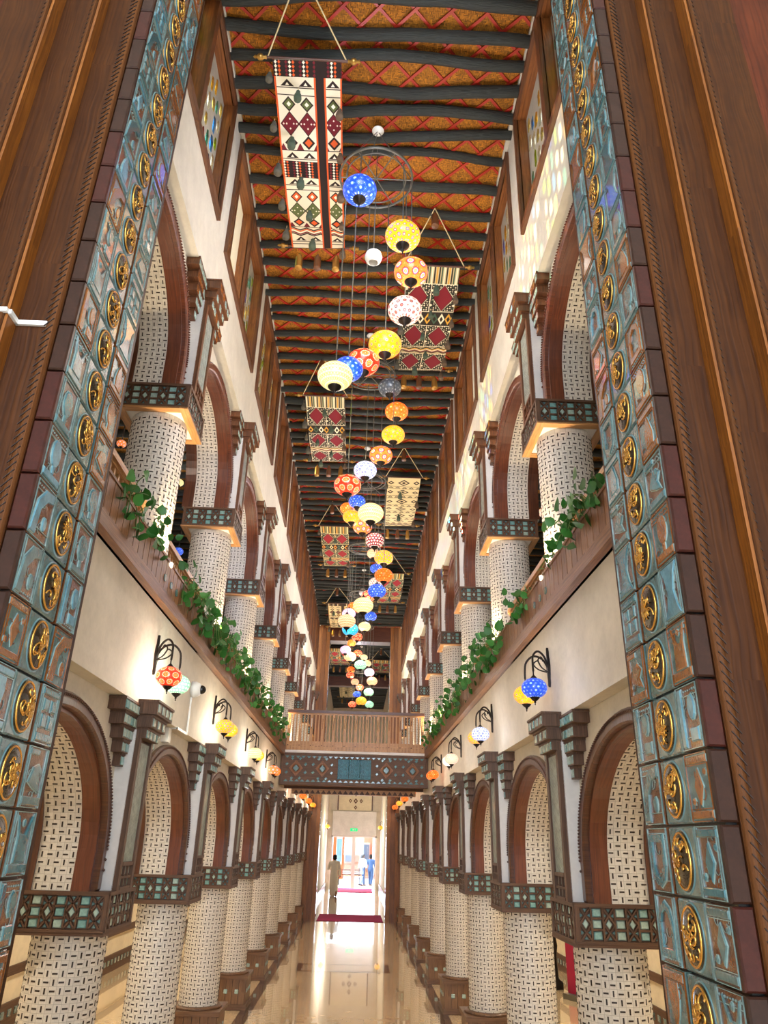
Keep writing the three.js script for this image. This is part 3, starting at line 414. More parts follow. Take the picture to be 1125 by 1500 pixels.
for (const [name, [base, a, b, c, kind]] of Object.entries(PAL)) {
  const tx = canvasTex(512, 256, (g, w, h) => {
    const r = rng(name.length * 77 + name.charCodeAt(0)); g.fillStyle = base; g.fillRect(0, 0, w, h);
    const disc = (x, y, q, f) => { for (const o of [-w, 0, w]) { g.fillStyle = f; g.beginPath(); g.arc(x + o, y, q, 0, 7); g.fill(); } };
    if (kind === 'rings') for (let y = 8; y < h; y += 14) { g.fillStyle = y % 28 < 14 ? a : c; g.fillRect(0, y, w, 2); for (let x = 0; x < w; x += 16) disc(x + (y % 28 ? 8 : 0), y + 7, 3.4, y % 28 < 14 ? b : a); }
    else for (let i = 0; i < 700; i++) disc(r() * w, r() * h, 1.4, r() < 0.5 ? a : c);
    if (kind === 'flower') for (let j = 0; j < 8; j++) for (let i = 0; i < 16; i++) { const x = (i + (j % 2) * 0.5) * 32 + 8, y = 22 + j * 28, k = (i + j) % 3; disc(x, y, 9.5, [a, c, a][k]); for (let q = 0; q < 7; q++) disc(x + 7 * Math.cos(q * 0.9), y + 7 * Math.sin(q * 0.9), 2.6, [c, a, base][k]); disc(x, y, 4.6, [base, b, c][k]); disc(x, y, 2.2, [b, c, b][k]); }
    if (kind === 'dots') for (let j = 0; j < 8; j++) for (let i = 0; i < 18; i++) { const x = (i + (j % 2) * 0.5) * 28.4 + 8, y = 20 + j * 29; disc(x, y, 9.5, a); disc(x, y, 5.5, b); }
    if (kind === 'sun') for (let i = 0; i < 24; i++) { const x = (i % 8) * 64 + (i >= 8 && i < 16 ? 0 : 32), y = 70 + 58 * Math.floor(i / 8); for (let q = 0; q < 16; q++) { g.fillStyle = b; g.save(); g.translate(x, y); g.rotate(q * PI / 8); g.beginPath(); g.moveTo(16, -4); g.lineTo(28, 0); g.lineTo(16, 4); g.fill(); g.restore(); } disc(x, y, 17, c); disc(x, y, 13.5, a); disc(x, y, 9, base); disc(x, y, 5, a); disc(x, y, 2.5, b); }
  });
  GLOW[name] = Ph({ color: 0xffffff, map: tx, emissive: 0xffffff, emissiveMap: tx, emissiveIntensity: name === 'grey' ? 0.05 : 0.68, roughness: 0.3, clearcoat: 0.6, clearcoatRoughness: 0.15 });
}
const globeGeo = flat(new THREE.SphereGeometry(1, 30, 20).scale(1, 0.78, 1));
const cupGeo = lathe([[0, -1.32], [0.03, -1.3], [0.05, -1.22], [0.03, -1.16], [0.1, -1.08], [0.07, -1.02], [0.2, -0.94], [0.34, -0.80], [0.40, -0.70], [0.36, -0.66], [0, -0.66]], 18);
const topGeo = lathe([[0.36, 0.66], [0.37, 0.72], [0.24, 0.80], [0.16, 0.92], [0.08, 0.98], [0.05, 1.06], [0, 1.08]], 16);
const LAMPTINT = { blue: 0xb4ccff, bluewhite: 0xe6ecff, cyan: 0xbfe6ff, green: 0xe4f8e8, red: 0xffd8c4, orange: 0xffe0c4, sun: 0xffe6d0, yellow: 0xffeed0, multi: 0xfff0d8, maroon: 0xffd8c8, grey: 0xffffff };
function lanternParts(t, pal, R, light, at = [0, 0, 0]) {
  for (const [n, g, m] of [['glass_globe', globeGeo, GLOW[pal]], ['bottom_cup', cupGeo, MT.metal], ['top_cap', topGeo, MT.metal]]) { const q = part(t, n, g, m, at); q.scale.setScalar(R); }
  if (light) { const l = new THREE.PointLight(LAMPTINT[pal] ?? 0xfff5ea, light, 0, 2); l.position.set(...at); l.castShadow = true; l.shadow.radius = 4; t.add(l); }
}
const LOOK = { blue: 'deep blue flowered', multi: 'yellow red flowered', sun: 'orange sunburst', mauve: 'white and mauve flowered', yellow: 'amber yellow flowered', red: 'bright red sunburst', cream: 'pale cream ringed', bluewhite: 'white and blue flowered', grey: 'unlit grey', orange: 'orange flowered', maroon: 'maroon white dotted', peach: 'peach ringed', lilac: 'lilac yellow dotted', cyan: 'turquoise blue', green: 'mint green dotted', white: 'whitish', reddot: 'cream red dotted' };
// each row: pixel x, y and half width of a lantern in the photograph, and its glass; the depth comes from the ring it hangs from
const CHAND = [
  [-5.82, 0.03, [[527, 279, 25, 'blue'], [590, 346, 26, 'multi'], [602, 399, 25, 'sun'], [593, 455, 25, 'mauve'], [564, 505, 24.5, 'yellow'], [532, 531, 24, 'red'], [510, 541, 22, 'blue'], [491, 551, 26, 'cream']]],
  [-9.55, 0.03, [[571, 568, 17, 'grey'], [581, 603, 17, 'orange'], [576, 637, 17, 'yellow'], [558, 667, 17, 'sun'], [535, 689, 17, 'bluewhite'], [509, 711, 20, 'red'], [543, 752, 19, 'cream']]],
  [-13.26, 0.03, [[523, 735, 12.5, 'blue'], [509, 745, 11, 'orange'], [515, 757, 13, 'yellow'], [531, 772, 14, 'sun'], [549, 792, 14, 'maroon'], [562, 817, 14, 'multi'], [562, 843, 13.5, 'orange'], [552, 866, 13.5, 'blue'], [532, 887, 15, 'cream']]],
  [-17.0, 0.04, [[547, 811, 9.5, 'peach'], [551, 833, 9, 'blue'], [550, 854, 10, 'mauve'], [540, 873, 10.5, 'red'], [519, 890, 10, 'orange'], [511, 899, 10, 'lilac'], [508, 910, 13, 'peach'], [513, 922, 12, 'cyan']]],
  [-20.7, 0.05, [[543, 903, 9, 'blue'], [534, 918, 9, 'cream'], [523, 933, 8, 'red'], [515, 942, 6.5, 'orange'], [506, 952, 8, 'lilac'], [513, 962, 9, 'peach'], [528, 974, 9, 'green']]],
  [-24.4, 0.05, [[524, 957, 6.5, 'red'], [533, 963, 5.5, 'cream'], [538, 972, 6, 'peach'], [541, 985, 7.5, 'lilac'], [545, 998, 8, 'peach'], [540, 1014, 7.5, 'green'], [529, 1027, 8, 'yellow']]],
  [-30.5, 0.06, [[514, 981, 6, 'orange'], [513, 989, 6, 'red'], [520, 999, 6, 'peach'], [527, 1007, 6, 'sun'], [523, 1017, 6, 'blue'], [516, 1032, 6, 'red'], [541, 1032, 6.5, 'green']]],
];
const ringGeo = (() => { const R = 0.40, g = new THREE.TorusGeometry(R, 0.012, 8, 48); g.rotateX(PI / 2); g.scale(1, 1.6, 1); const g2 = new THREE.TorusGeometry(R - 0.07, 0.008, 6, 40); g2.rotateX(PI / 2); const sp = [0, 1, 2].map((i) => rod([Math.cos(i * PI / 3) * R, 0, Math.sin(i * PI / 3) * R], [-Math.cos(i * PI / 3) * R, 0, -Math.sin(i * PI / 3) * R], 0.007, 5)); return merge([g, g2, ...sp]); })();
const hung = [];
CHAND.forEach(([z0, x0, list], ci) => {
  const yr = ci === 6 ? 8.9 : 9.1, cn = `${ORD[ci + 1]} chandelier from the tiled portal`;
  const ring = thing('chandelier_ring', `dark metal hoop of the ${cn}, hung below the logs`, 'chandelier', [x0, yr, z0], 0, 'chandelier hoops');
  part(ring, 'hoop', ringGeo, MT.steel); part(ring, 'ceiling_rose', lathe([[0, 0.02], [0.06, 0.02], [0.07, 0], [0.03, -0.03], [0, -0.03]], 16), MT.plastic, [0, Y_CEIL - (ci === 6 ? 0.03 : 0.12) - yr, 0]);
  part(ring, 'hanger_rods', merge([0, 1, 2].map((i) => rod([0, Y_CEIL - (ci === 6 ? 0.03 : 0.12) - yr, 0], [0.4 * Math.cos(i * 2.1), 0, 0.4 * Math.sin(i * 2.1)], 0.005, 5))), MT.steel);
  list.forEach(([px, py, r, pal], i) => {
    const p0 = atZ(px, py, z0), dx = Math.max(-0.36, Math.min(0.36, p0.x - x0)), dz = Math.sqrt(0.37 * 0.37 - dx * dx) * (i < 3 ? 1 : -1);
    let p, R; for (let q = 0; q < 24; q++) {                                  // slide along the sight line until it clears its neighbours and their cables
      p = atZ(px, py, z0 + dz + (q % 2 ? 1 : -1) * Math.ceil(q / 2) * 0.09); R = r * depthOf(p) / FOCAL;
      if (hung.every(([o, Q]) => { const h = Math.hypot(o.x - p.x, o.z - p.z), v = Math.abs(o.y - p.y); return Math.hypot(h, v / 0.9) > R + Q + 0.02 && h > (p.y < o.y ? Q : R) + 0.01; })) break;
    } hung.push([p, R]);
    const t = thing('mosaic_lantern', `${LOOK[pal]} mosaic globe, ${ORD[i + 1]} lantern down the ${cn}`, 'lantern', p.toArray(), ((ci * 5 + i * 3) % 7) * 0.9, 'globe lanterns of the spiral chandeliers');
    lanternParts(t, pal, R, pal === 'grey' ? 0 : ci < 4 ? LANTERN_CD : i % 2 ? 0 : LANTERN_CD * 2);
    const off = Math.hypot(p.x - x0, p.z - z0), low = p.y + R * 1.2 < yr; if (low && Math.abs(off - 0.4) > 0.02) part(t, 'bracket_arm', rod([0, yr - p.y, 0], V3(x0 - p.x, yr - p.y, z0 - p.z).add(V3(p.x - x0, 0, p.z - z0).multiplyScalar(0.4 / off)), 0.006, 5), MT.steel).rotation.y = -t.rotation.y;
    part(t, 'cable', rod([0, R * 1.05, 0], [0, (low ? yr : ci === 6 ? Y_CEIL : Y_CEIL - 0.1) - p.y, 0], 0.006, 5), MT.steel); 
  });
});
for (const [px, py, z, r, y1, lab] of [[547, 377, -5.9, 13, 9.72, 'plain white glass globe pendant inside the first chandelier hoop'], [531.5, 868, -20.6, 6, 9.72, 'plain white glass globe pendant inside the fifth chandelier hoop']]) {
  const p = atZ(px, py, z), R = r * depthOf(p) / FOCAL, t = thing('globe_pendant', lab, 'pendant', p.toArray(), 0, 'white globe pendants');
  part(t, 'globe', lathe([[0.55, -0.8], [0.85, -0.5], [1, 0], [0.86, 0.5], [0.5, 0.86], [0, 1], [0, 0.94], [0.46, 0.8], [0.8, 0.47], [0.93, 0], [0.8, -0.46], [0.52, -0.76], [0.55, -0.8]].map(([a, b]) => [a * R, b * R]), 24), MT.plastic); part(t, 'cable', rod([0, R, 0], [0, y1 - p.y, 0], 0.005, 5), MT.steel);
}
for (const [px, py, sd, dx, r, pal, lab] of [[262, 707, -1, 2.6, 7, 'cream', 'cream globe lantern in the gallery aisle beyond the first gallery column'], [261, 808, -1, 2.7, 7.5, 'blue', 'blue globe lantern in the gallery aisle below the cream one'], [178, 650, -1, 2.5, 7, 'sun', 'small orange globe lantern in the gallery aisle behind the first gallery column'], [795, 751, 1, 2.6, 7.5, 'reddot', 'red dotted globe lantern in the gallery aisle beside the first gallery column']]) {
  const p = atX(px, py, sd * dx), R = r * depthOf(p) / FOCAL, t = thing('mosaic_lantern', lab, 'lantern', p.toArray(), 0, 'globe lanterns of the gallery aisles'); lanternParts(t, pal, R, 1.2); part(t, 'cable', rod([0, R, 0], [0, 7.55 - p.y, 0], 0.006, 5), MT.metal);
}
// wall sconces
const scArm = (d) => merge([tube([[0.01, 0, 0], [0.05, 0.085, d * 0.04], [0.11, 0.115, d * 0.09], [0.16, 0.07, d * 0.13], [0.17, 0.0, d * 0.145], [0.17, -0.06, d * 0.15]], 0.009, 20, 6), tube([[0.02, -0.03, d * 0.01], [0.08, 0.0, d * 0.05], [0.11, 0.05, d * 0.08], [0.08, 0.075, d * 0.07], [0.065, 0.045, d * 0.05]], 0.006, 16, 5)]);
const scPlate = (() => { const g = slab([[0, 0.17], [0.012, 0.13], [0.01, 0.10], [0.026, 0.06], [0.034, 0.01], [0.024, -0.05], [0.012, -0.09], [0.014, -0.12], [0, -0.15], [-0.014, -0.12], [-0.012, -0.09], [-0.024, -0.05], [-0.034, 0.01], [-0.026, 0.06], [-0.01, 0.10], [-0.012, 0.13]], 0.02, 0.005); return turnX(g, 0); })();
const SC = { '-1': [['red', 'green'], ['multi', 'yellow'], ['cream', 'yellow'], ['sun', 'orange'], null, ['orange', 'orange'], ['orange', 'yellow'], ['orange', 'orange'], ['yellow', 'orange']], 1: [['blue', 'yellow'], ['bluewhite', 'multi'], ['reddot', 'white'], ['orange', 'orange'], null, ['orange', 'yellow'], ['orange', 'orange'], ['yellow', 'orange'], ['orange', 'orange']] };
for (const sd of SIDES) for (let k = 1; k <= NCOL; k++) {
  const cs = SC[sd.s][k - 1]; if (!cs) continue;
  const t = thing('wall_sconce', `twin sconce, ${LOOK[cs[0]]} and ${LOOK[cs[1]]} globes, ${ORD[k]} column, ${sd.by}`, 'sconce', [sd.s * WALLX, 3.71, zc(k)], sd.turn, 'twin wall sconces');
  part(t, 'wall_plate', scPlate, MT.metal);
  for (const d of [1, -1]) { part(t, 'arm', once('arm' + d, () => scArm(d)), MT.metal); const i = (sd.turn === 0 ? d > 0 : d < 0) ? 0 : 1; const l = new THREE.Group(); l.name = 'lantern'; t.add(l); l.position.set(0.17, -0.19, d * 0.15); lanternParts(l, cs[i], 0.1, k < 6 ? SCONCE_CD : i ? 0 : SCONCE_CD * 1.6); part(l, 'hook', rod([0, 0.09, 0], [0, 0.135, 0], 0.006, 5), MT.metal); }
}
// ------------------------------------------------------------------ hanging woven rugs
const rugTex = (seed, C, kind) => canvasTex(256, 768, (g, w, h) => {
  const r = rng(seed); g.fillStyle = C.ground; g.fillRect(0, 0, w, h);
  const dia = (x, y, a, b, f) => { g.fillStyle = f; g.beginPath(); g.moveTo(x - a, y); g.lineTo(x, y - b); g.lineTo(x + a, y); g.lineTo(x, y + b); g.fill(); }, tri = (x, y, a, b, f) => { g.fillStyle = f; g.beginPath(); g.moveTo(x - a, y + b); g.lineTo(x, y - b); g.lineTo(x + a, y + b); g.fill(); }, bar = (y, q, f) => { g.fillStyle = f; g.fillRect(0, y, w, q); };
  const cols = kind === 'white' ? [48, 118, 222] : [42, 128, 214];
  const lattice = (y, q) => { bar(y, q, C.dark); for (let x = 4; x < w; x += 13) for (let k = 0; k * 12 < q; k++) dia(x + 6, y + 6 + k * 12, 6, 6, [C.light, C.hot, C.dark, C.red][Math.floor(x / 13) % 4]); };
  const steps = (y) => { for (const x of cols) { tri(x, y + 12, 26, 11, C.dark); tri(x, y + 15, 8, 5, C.light); } bar(y + 26, 3, C.dark); };
  const medal = (y, f, f2) => { for (const x of cols) { dia(x, y + 32, 26, 26, C.dark); dia(x, y + 32, 20, 20, f2); dia(x, y + 32, 9, 9, C.light); dia(x, y + 98, 38, 42, C.dark); dia(x, y + 98, 35, 38, f); for (const [a, b] of [[-14, 0], [14, 0], [0, -16], [0, 16], [-26, 0], [26, 0]]) dia(x + a, y + 98 + b, 4, 4, C.light); dia(x, y + 162, 26, 24, C.dark); dia(x, y + 162, 16, 15, C.hot); tri(x - 34, y + 176, 14, 12, C.red); tri(x + 34, y + 176, 14, 12, C.red); } bar(y, 3, C.dark); bar(y + 188, 3, C.dark); };
  const zig = (y) => { for (let k = 0; k < 5; k++) { g.strokeStyle = [C.dark, C.hot, C.light, C.red, C.dark][k]; g.lineWidth = 6; g.beginPath(); for (let x = -16; x <= w + 16; x += 32) g.lineTo(x, y + k * 8 + ((x / 32) & 1 ? 14 : 0)); g.stroke(); } };
  if (kind === 'white') { lattice(0, 48); steps(54); medal(104, C.red, C.green); steps(300); lattice(336, 72); steps(414); medal(460, C.green, C.hot); zig(655); steps(705); bar(744, 4, C.dark); g.fillStyle = C.hot; for (const x of [0, 150, 188, 250]) g.fillRect(x, 48, 7, h - 48); g.fillStyle = C.dark; g.fillRect(157, 0, 31, h); }
  else if (kind === 'plain') { for (let y = 12; y < h - 60; y += 118) { dia(128, y + 40, 48, 34, C.dark); dia(128, y + 40, 34, 22, C.ground); dia(128, y + 40, 18, 12, C.dark); for (const x of [28, 228]) { dia(x, y + 40, 26, 20, C.dark); dia(x, y + 40, 12, 9, C.ground); } bar(y + 80, 4, C.dark); for (let x = 20; x < w; x += 54) { tri(x + 10, y + 97, 22, 10, C.dark); tri(x + 10, y + 97, 8, 4, C.ground); } bar(y + 112, 3, C.dark); } zig(h - 60); }
  else { let y = 0; const rows = ['stripe', 'dia', 'band', 'dia', 'zig', 'dia']; rows.forEach((q, i) => { const hh = q === 'dia' ? 175 : q === 'zig' ? 60 : 88; if (q === 'stripe') for (let x = 0; x < w; x += 12) { g.fillStyle = [C.light, C.dark, C.hot, C.dark, C.green][(x / 12) % 5]; g.fillRect(x, y, 7, hh); } if (q === 'band') { bar(y, hh, C.dark); for (let x = 18; x < w; x += 36) { dia(x, y + hh / 2, 18, hh / 2.4, [C.hot, C.green, C.light][Math.floor(x / 36) % 3]); dia(x, y + hh / 2, 9, hh / 5, C.dark); } } if (q === 'zig') zig(y + 6); if (q === 'dia') { for (let yy = y; yy < y + hh; yy += 12) for (let xx = 0; xx < w; xx += 12) { g.fillStyle = C.dark; g.fillRect(xx, yy, 12, 12); dia(xx + 6, yy + 6, 4.6, 4.6, ((xx + yy) / 12) % 3 < 1 ? C.green : C.light); } for (const x of [64, 192]) { dia(x, y + hh / 2, 58, hh / 2 - 2, C.light); dia(x, y + hh / 2, 54, hh / 2 - 5, C.dark); dia(x, y + hh / 2, 50, hh / 2 - 8, C.red); for (const e of [-1, 1]) for (const f of [-1, 0, 1]) { dia(x + e * 58, y + hh / 2 + f * 46, 17, 17, C.dark); dia(x + e * 58, y + hh / 2 + f * 46, 9, 9, f ? C.light : C.green); } g.strokeStyle = C.light; g.lineWidth = 4; g.strokeRect(x - 64, y + 2, 128, hh - 4); } } y += hh; }); }
  for (let i = 0; i < h; i += 3) { g.fillStyle = 'rgba(40,30,20,0.06)'; g.fillRect(0, i, w, 1); }
});
const RC = { a: { ground: '#e4dcc4', dark: '#241612', light: '#f0ead6', red: '#6a1622', hot: '#d85a24', green: '#596438' }, b: { ground: '#c9b98f', dark: '#2a221a', light: '#efe6c8', red: '#7a1524', hot: '#d8a23a', green: '#3f5a48' }, c: { ground: '#dccb9a', dark: '#33261c', light: '#efe6c4', red: '#5a3020', hot: '#b58a50', green: '#6a6038' }, d: { ground: '#b9a25a', dark: '#2e2414', light: '#e6d9a0', red: '#9a1a24', hot: '#e0902a', green: '#4a6a58' } };
const RUGS = [[-0.70, -4.78, -7.30, 0.69, 'a', 'white', 'white, maroon and black geometric'], [0.85, -7.55, -9.92, 0.72, 'b', 'red', 'maroon diamond and dark striped'], [-0.74, -10.82, -13.2, 0.69, 'b', 'red', 'maroon and cream diamond'], [0.84, -13.82, -16.4, 0.70, 'c', 'plain', 'cream brown lozenge'], [-0.72, -16.6, -19.4, 0.70, 'd', 'red', 'gold and maroon diamond'], [0.86, -19.9, -22.7, 0.72, 'd', 'red', 'red and gold striped'], [-0.74, -23.0, -25.9, 0.72, 'c', 'white', 'pale beige dark striped'], [0.95, -31.4, -34.0, 0.8, 'd', 'red', 'dim gold and red'], [-0.85, -29.5, -32.5, 0.8, 'd', 'red', 'dim red and gold'], [-0.6, -37.5, -40.5, 0.8, 'c', 'plain', 'dim beige']];
const finial = lathe([[0, -0.07], [0.02, -0.06], [0.014, -0.035], [0.03, -0.02], [0.034, 0], [0.03, 0.02], [0.012, 0.035], [0.02, 0.05], [0, 0.075]], 12).rotateZ(PI / 2);
const tasselG = lathe([[0.004, 0], [0.012, -0.015], [0.03, -0.03], [0.022, -0.045], [0.045, -0.09], [0.055, -0.15], [0.05, -0.19], [0, -0.18]], 10);
const bellG = lathe([[0.003, 0.0], [0.02, -0.03], [0.045, -0.08], [0.05, -0.24], [0.045, -0.26], [0, -0.25]], 10);
const rugMats = {};
RUGS.forEach(([x, z0, z1, w, c, kind, look], i) => {
  const len = z0 - z1, y = i < 7 ? 9.5 : 9.6, t = thing('woven_rug', `${look} rug slung flat under the logs, ${ORD[i + 1]} from the tiled portal`, 'rug', [x, y, (z0 + z1) / 2], 0, 'woven rugs hung under the ceiling');
  const key = c + kind, mat = rugMats[key] ?? (rugMats[key] = S({ roughness: 0.95, map: rugTex(i * 3 + 1, RC[c], kind), bumpMap: TX.plasterBump, bumpScale: 0.002 }));
  const g = new THREE.BoxGeometry(w, 0.012, len, 4, 1, 24), p = g.attributes.position, uv = g.attributes.uv; for (let k = 0; k < p.count; k++) { const q = (p.getZ(k) + len / 2) / len; uv.setXY(k, p.getX(k) / w + 0.5, q); p.setY(k, p.getY(k) - 0.10 * Math.sin(PI * q) + 0.012 * Math.sin(q * 19 + p.getX(k) * 3)); } g.computeVertexNormals(); part(t, 'weave', g, mat);
  for (const e of [1, -1]) { const rd = part(t, 'hanging_rod', rod([-w / 2 - 0.08, 0, 0], [w / 2 + 0.08, 0, 0], 0.014, 8), MT.darkWood, [0, 0.012, e * len / 2]); part(rd, 'finial', finial, MT.brass, [w / 2 + 0.12, 0, 0]); part(rd, 'finial', finial, MT.brass, [-w / 2 - 0.12, 0, 0]); }
  const ap = V3(-0.05, 0.40, len / 2 + 0.62), ap2 = V3(0.05, 0.40, -len / 2 - 0.35);
  for (const e of [1, -1]) { part(t, 'rope', rod([e * (w / 2 + 0.05), 0.012, len / 2], ap, 0.008, 5), MT.rope); part(t, 'rope', rod([e * (w / 2 + 0.05), 0.012, -len / 2], ap2, 0.008, 5), MT.rope); }
  const wb = part(t, 'wooden_bell', bellG, MT.frameWood, [ap.x, ap.y - 0.06, ap.z]);
  const r = rng(700 + i), nT = i < 3 ? 15 : 7; for (let k = 0; k < nT; k++) { const q = k / nT, edge = k % 3, tx = edge === 0 ? -w / 2 - 0.03 : edge === 1 ? between(r, -0.2, 0.1) : w / 2 - 0.02, tz = len / 2 - len * q - 0.1, ty = -0.10 * Math.sin(PI * Math.min(1, Math.max(0, (tz + len / 2) / len))); const m = part(t, 'tassel', tasselG, [MT.tassel, MT.tassel2, MT.tassel3][k % 3], [tx, ty - 0.05, tz]); m.scale.setScalar(between(r, 0.65, 0.9)); part(m, 'cord', rod([0, 0, 0], [0, 0.05, 0], 0.004, 4), MT.rope); }
  for (let k = 0; k < 3; k++) part(t, 'wooden_bell', bellG, k % 2 ? MT.frameWood : MT.brass, [-w / 2 + 0.1 + k * w * 0.35, -0.06, -len / 2 - 0.05]);
});

// ------------------------------------------------------------------ near portal: tiled jambs in a stepped wooden frame
const ROWH = 0.2205, ROW0 = 2.037, J0 = -5, J1 = 29;
const fig = (() => {      // raised teal figures for the pictorial tiles, in a 0.19 x 0.21 field
  const c = (n, rx, ry, cx = 0, cy = 0) => Array.from({ length: n }, (_, i) => [cx + rx * Math.cos(2 * PI * i / n), cy + ry * Math.sin(2 * PI * i / n)]), rect = (x0, y0, x1, y1) => [[x0, y0], [x1, y0], [x1, y1], [x0, y1]];
  const band = [rect(-0.085, 0.075, 0.085, 0.1), rect(-0.085, -0.1, 0.085, -0.075)], foot = [rect(-0.085, -0.1, 0.085, -0.07)];
  return [
    [...band, [[-0.03, -0.07], [0.045, -0.07], [0.05, -0.02], [0.02, 0.05], [0.005, 0.07], [-0.02, 0.03], [-0.035, -0.02]]],
    [...foot, [[-0.05, -0.065], [0.05, -0.065], [0.045, 0.03], [0.065, 0.095], [0.02, 0.03], [-0.02, 0.03], [-0.065, 0.095], [-0.045, 0.03]], c(8, 0.012, 0.012, 0, 0.07)],
    [...foot, [[-0.06, -0.02], [-0.03, 0.035], [0.02, 0.05], [0.06, 0.02], [0.03, -0.01], [0.06, -0.055], [0.0, -0.04]], rect(-0.085, 0.08, 0.0, 0.1)],
    [rect(-0.085, 0.07, 0.085, 0.1), rect(-0.085, -0.1, 0.085, -0.075), rect(-0.06, 0.0, -0.015, 0.05), rect(0.015, 0.0, 0.06, 0.05), rect(-0.06, -0.06, -0.015, -0.015), rect(0.015, -0.06, 0.06, -0.015)],
    [[[-0.085, -0.1], [-0.03, -0.1], [-0.02, 0.0], [0.03, 0.05], [0.085, 0.06], [0.085, 0.1], [0.0, 0.09], [-0.06, 0.03]], c(10, 0.02, 0.03, 0.04, -0.04)],
    [c(12, 0.045, 0.06, 0, 0.02), ...foot, rect(-0.012, -0.07, 0.012, -0.035)],
    [[[-0.08, 0.1], [0.08, 0.1], [0.05, 0.06], [0.03, 0.0], [0.05, -0.06], [0.08, -0.1], [-0.08, -0.1], [-0.05, -0.06], [-0.03, 0.0], [-0.05, 0.06]]],
    [...band, [[0, 0.06], [0.035, 0.0], [0, -0.06], [-0.035, 0.0]], c(6, 0.012, 0.012, 0.06, 0.045), c(6, 0.012, 0.012, -0.06, -0.045)],
    [rect(-0.085, -0.1, -0.05, 0.1), c(10, 0.03, 0.045, 0.03, 0.03), rect(0.0, -0.085, 0.07, -0.04)],
    [[[-0.07, -0.09], [0.07, -0.09], [0.07, 0.02], [0.05, 0.07], [0, 0.095], [-0.05, 0.07], [-0.07, 0.02], [-0.045, 0.02], [-0.03, 0.05], [0, 0.065], [0.03, 0.05], [0.045, 0.02], [0.045, -0.06], [-0.045, -0.06], [-0.045, 0.02], [-0.07, 0.02]]],
  ].map((ps) => { const grow = (p, d) => { const cx = p.reduce((a, q) => a + q[0], 0) / p.length, cy = p.reduce((a, q) => a + q[1], 0) / p.length; return p.map(([x, y]) => { const l = Math.hypot(x - cx, y - cy) || 1; return [x + (x - cx) / l * d, y + (y - cy) / l * d]; }); }; return { fill: merge(ps.map((p) => slab(p, 0.009, 0.003))), line: merge(ps.map((p) => slab(grow(p, 0.0035), 0.006, 0.002))) }; });
})();
const tileDetail = [0, 1, 2, 3, 4, 5].map((q) => {   // thin raised border, pellets and tendrils around a figure
  const r = rng(820 + q), out = [], bar = (x0, y0, x1, y1) => out.push(span(x0, x1, y0, y1, 0, 0.006));
  bar(-0.088, -0.104, -0.0855, 0.104); bar(0.0855, -0.104, 0.088, 0.104); bar(-0.088, 0.1015, 0.088, 0.104); bar(-0.088, -0.104, 0.088, -0.1015);
  if (q % 2) { bar(-0.086, 0.066, 0.086, 0.069); bar(-0.086, -0.068, 0.086, -0.065); } else { bar(-0.072, -0.1, -0.0695, 0.1); bar(0.0695, -0.1, 0.072, 0.1); }
  for (let i = 0; i < 9; i++) { const g = new THREE.SphereGeometry(between(r, 0.003, 0.0055), 6, 4); g.translate((i - 4) * 0.019, (q % 2 ? 0.085 : -0.088), 0.003); out.push(g); }
  for (let k = 0; k < 5; k++) { const cx = between(r, -0.06, 0.06), cy = between(r, -0.075, 0.075), a0 = r() * 6, pts = []; for (let i = 0; i <= 7; i++) { const f = i / 7, a = a0 + 3.4 * f * (k % 2 ? 1 : -1), rr = 0.008 + 0.02 * f; pts.push([Math.max(-0.084, Math.min(0.084, cx + rr * Math.cos(a))), Math.max(-0.1, Math.min(0.1, cy + rr * Math.sin(a))), 0.004]); } out.push(tube(pts, 0.0018, 10, 4)); }
  return merge(out);
});
const boss = lathe([[1, 0], [0.96, 0.12], [0.8, 0.26], [0.5, 0.36], [0.2, 0.4], [0, 0.41]], 28).rotateX(PI / 2).scale(0.072, 0.092, 0.055);
const bossRim = (() => { const g = new THREE.TorusGeometry(1, 0.05, 6, 32); return g.scale(0.077, 0.097, 0.07); })();
const goldRelief = [0, 1, 2, 3, 4, 5].map((q) => {
  const r = rng(300 + q), out = [], on = (x, y) => { const d = Math.min(0.97, Math.hypot(x, y)); return V3(x * 0.072, y * 0.092, 0.0235 * Math.pow(1 - d * d, 0.55) + 0.001); };
  for (let k = 0; k < 16; k++) { const cx = between(r, -0.55, 0.55), cy = between(r, -0.6, 0.6), a0 = r() * 6, n = 12, pts = [], tw = between(r, 2.2, 4.8) * (r() < 0.5 ? -1 : 1), rr = between(r, 0.15, 0.36); for (let i = 0; i <= n; i++) { const f = i / n, a = a0 + tw * f, q2 = rr * (0.25 + 0.9 * f); let x = cx + q2 * Math.cos(a), y = cy + q2 * Math.sin(a); const d = Math.hypot(x, y); if (d > 0.88) { x *= 0.88 / d; y *= 0.88 / d; } pts.push(on(x, y)); } out.push(tube(pts, between(r, 0.003, 0.0048), 14, 5)); }
  for (let k = 0; k < 3; k++) { const a = r() * 6.3, L = between(r, 0.3, 0.7), pts = []; for (let i = 0; i <= 6; i++) { const f = (i / 6 - 0.5) * L; pts.push(on(Math.cos(a) * f + 0.12 * Math.sin(i * 1.4), Math.sin(a) * f)); } out.push(tube(pts, 0.006, 8, 5)); }
  const ed = []; for (let i = 0; i < 26; i++) ed.push(on(0.93 * Math.cos(i * 2 * PI / 26), 0.93 * Math.sin(i * 2 * PI / 26))); out.push(tube(ed, 0.005, 40, 5, true)); return merge(out);
});
const ZT = [-2.378, -2.562, -2.776, -2.990];
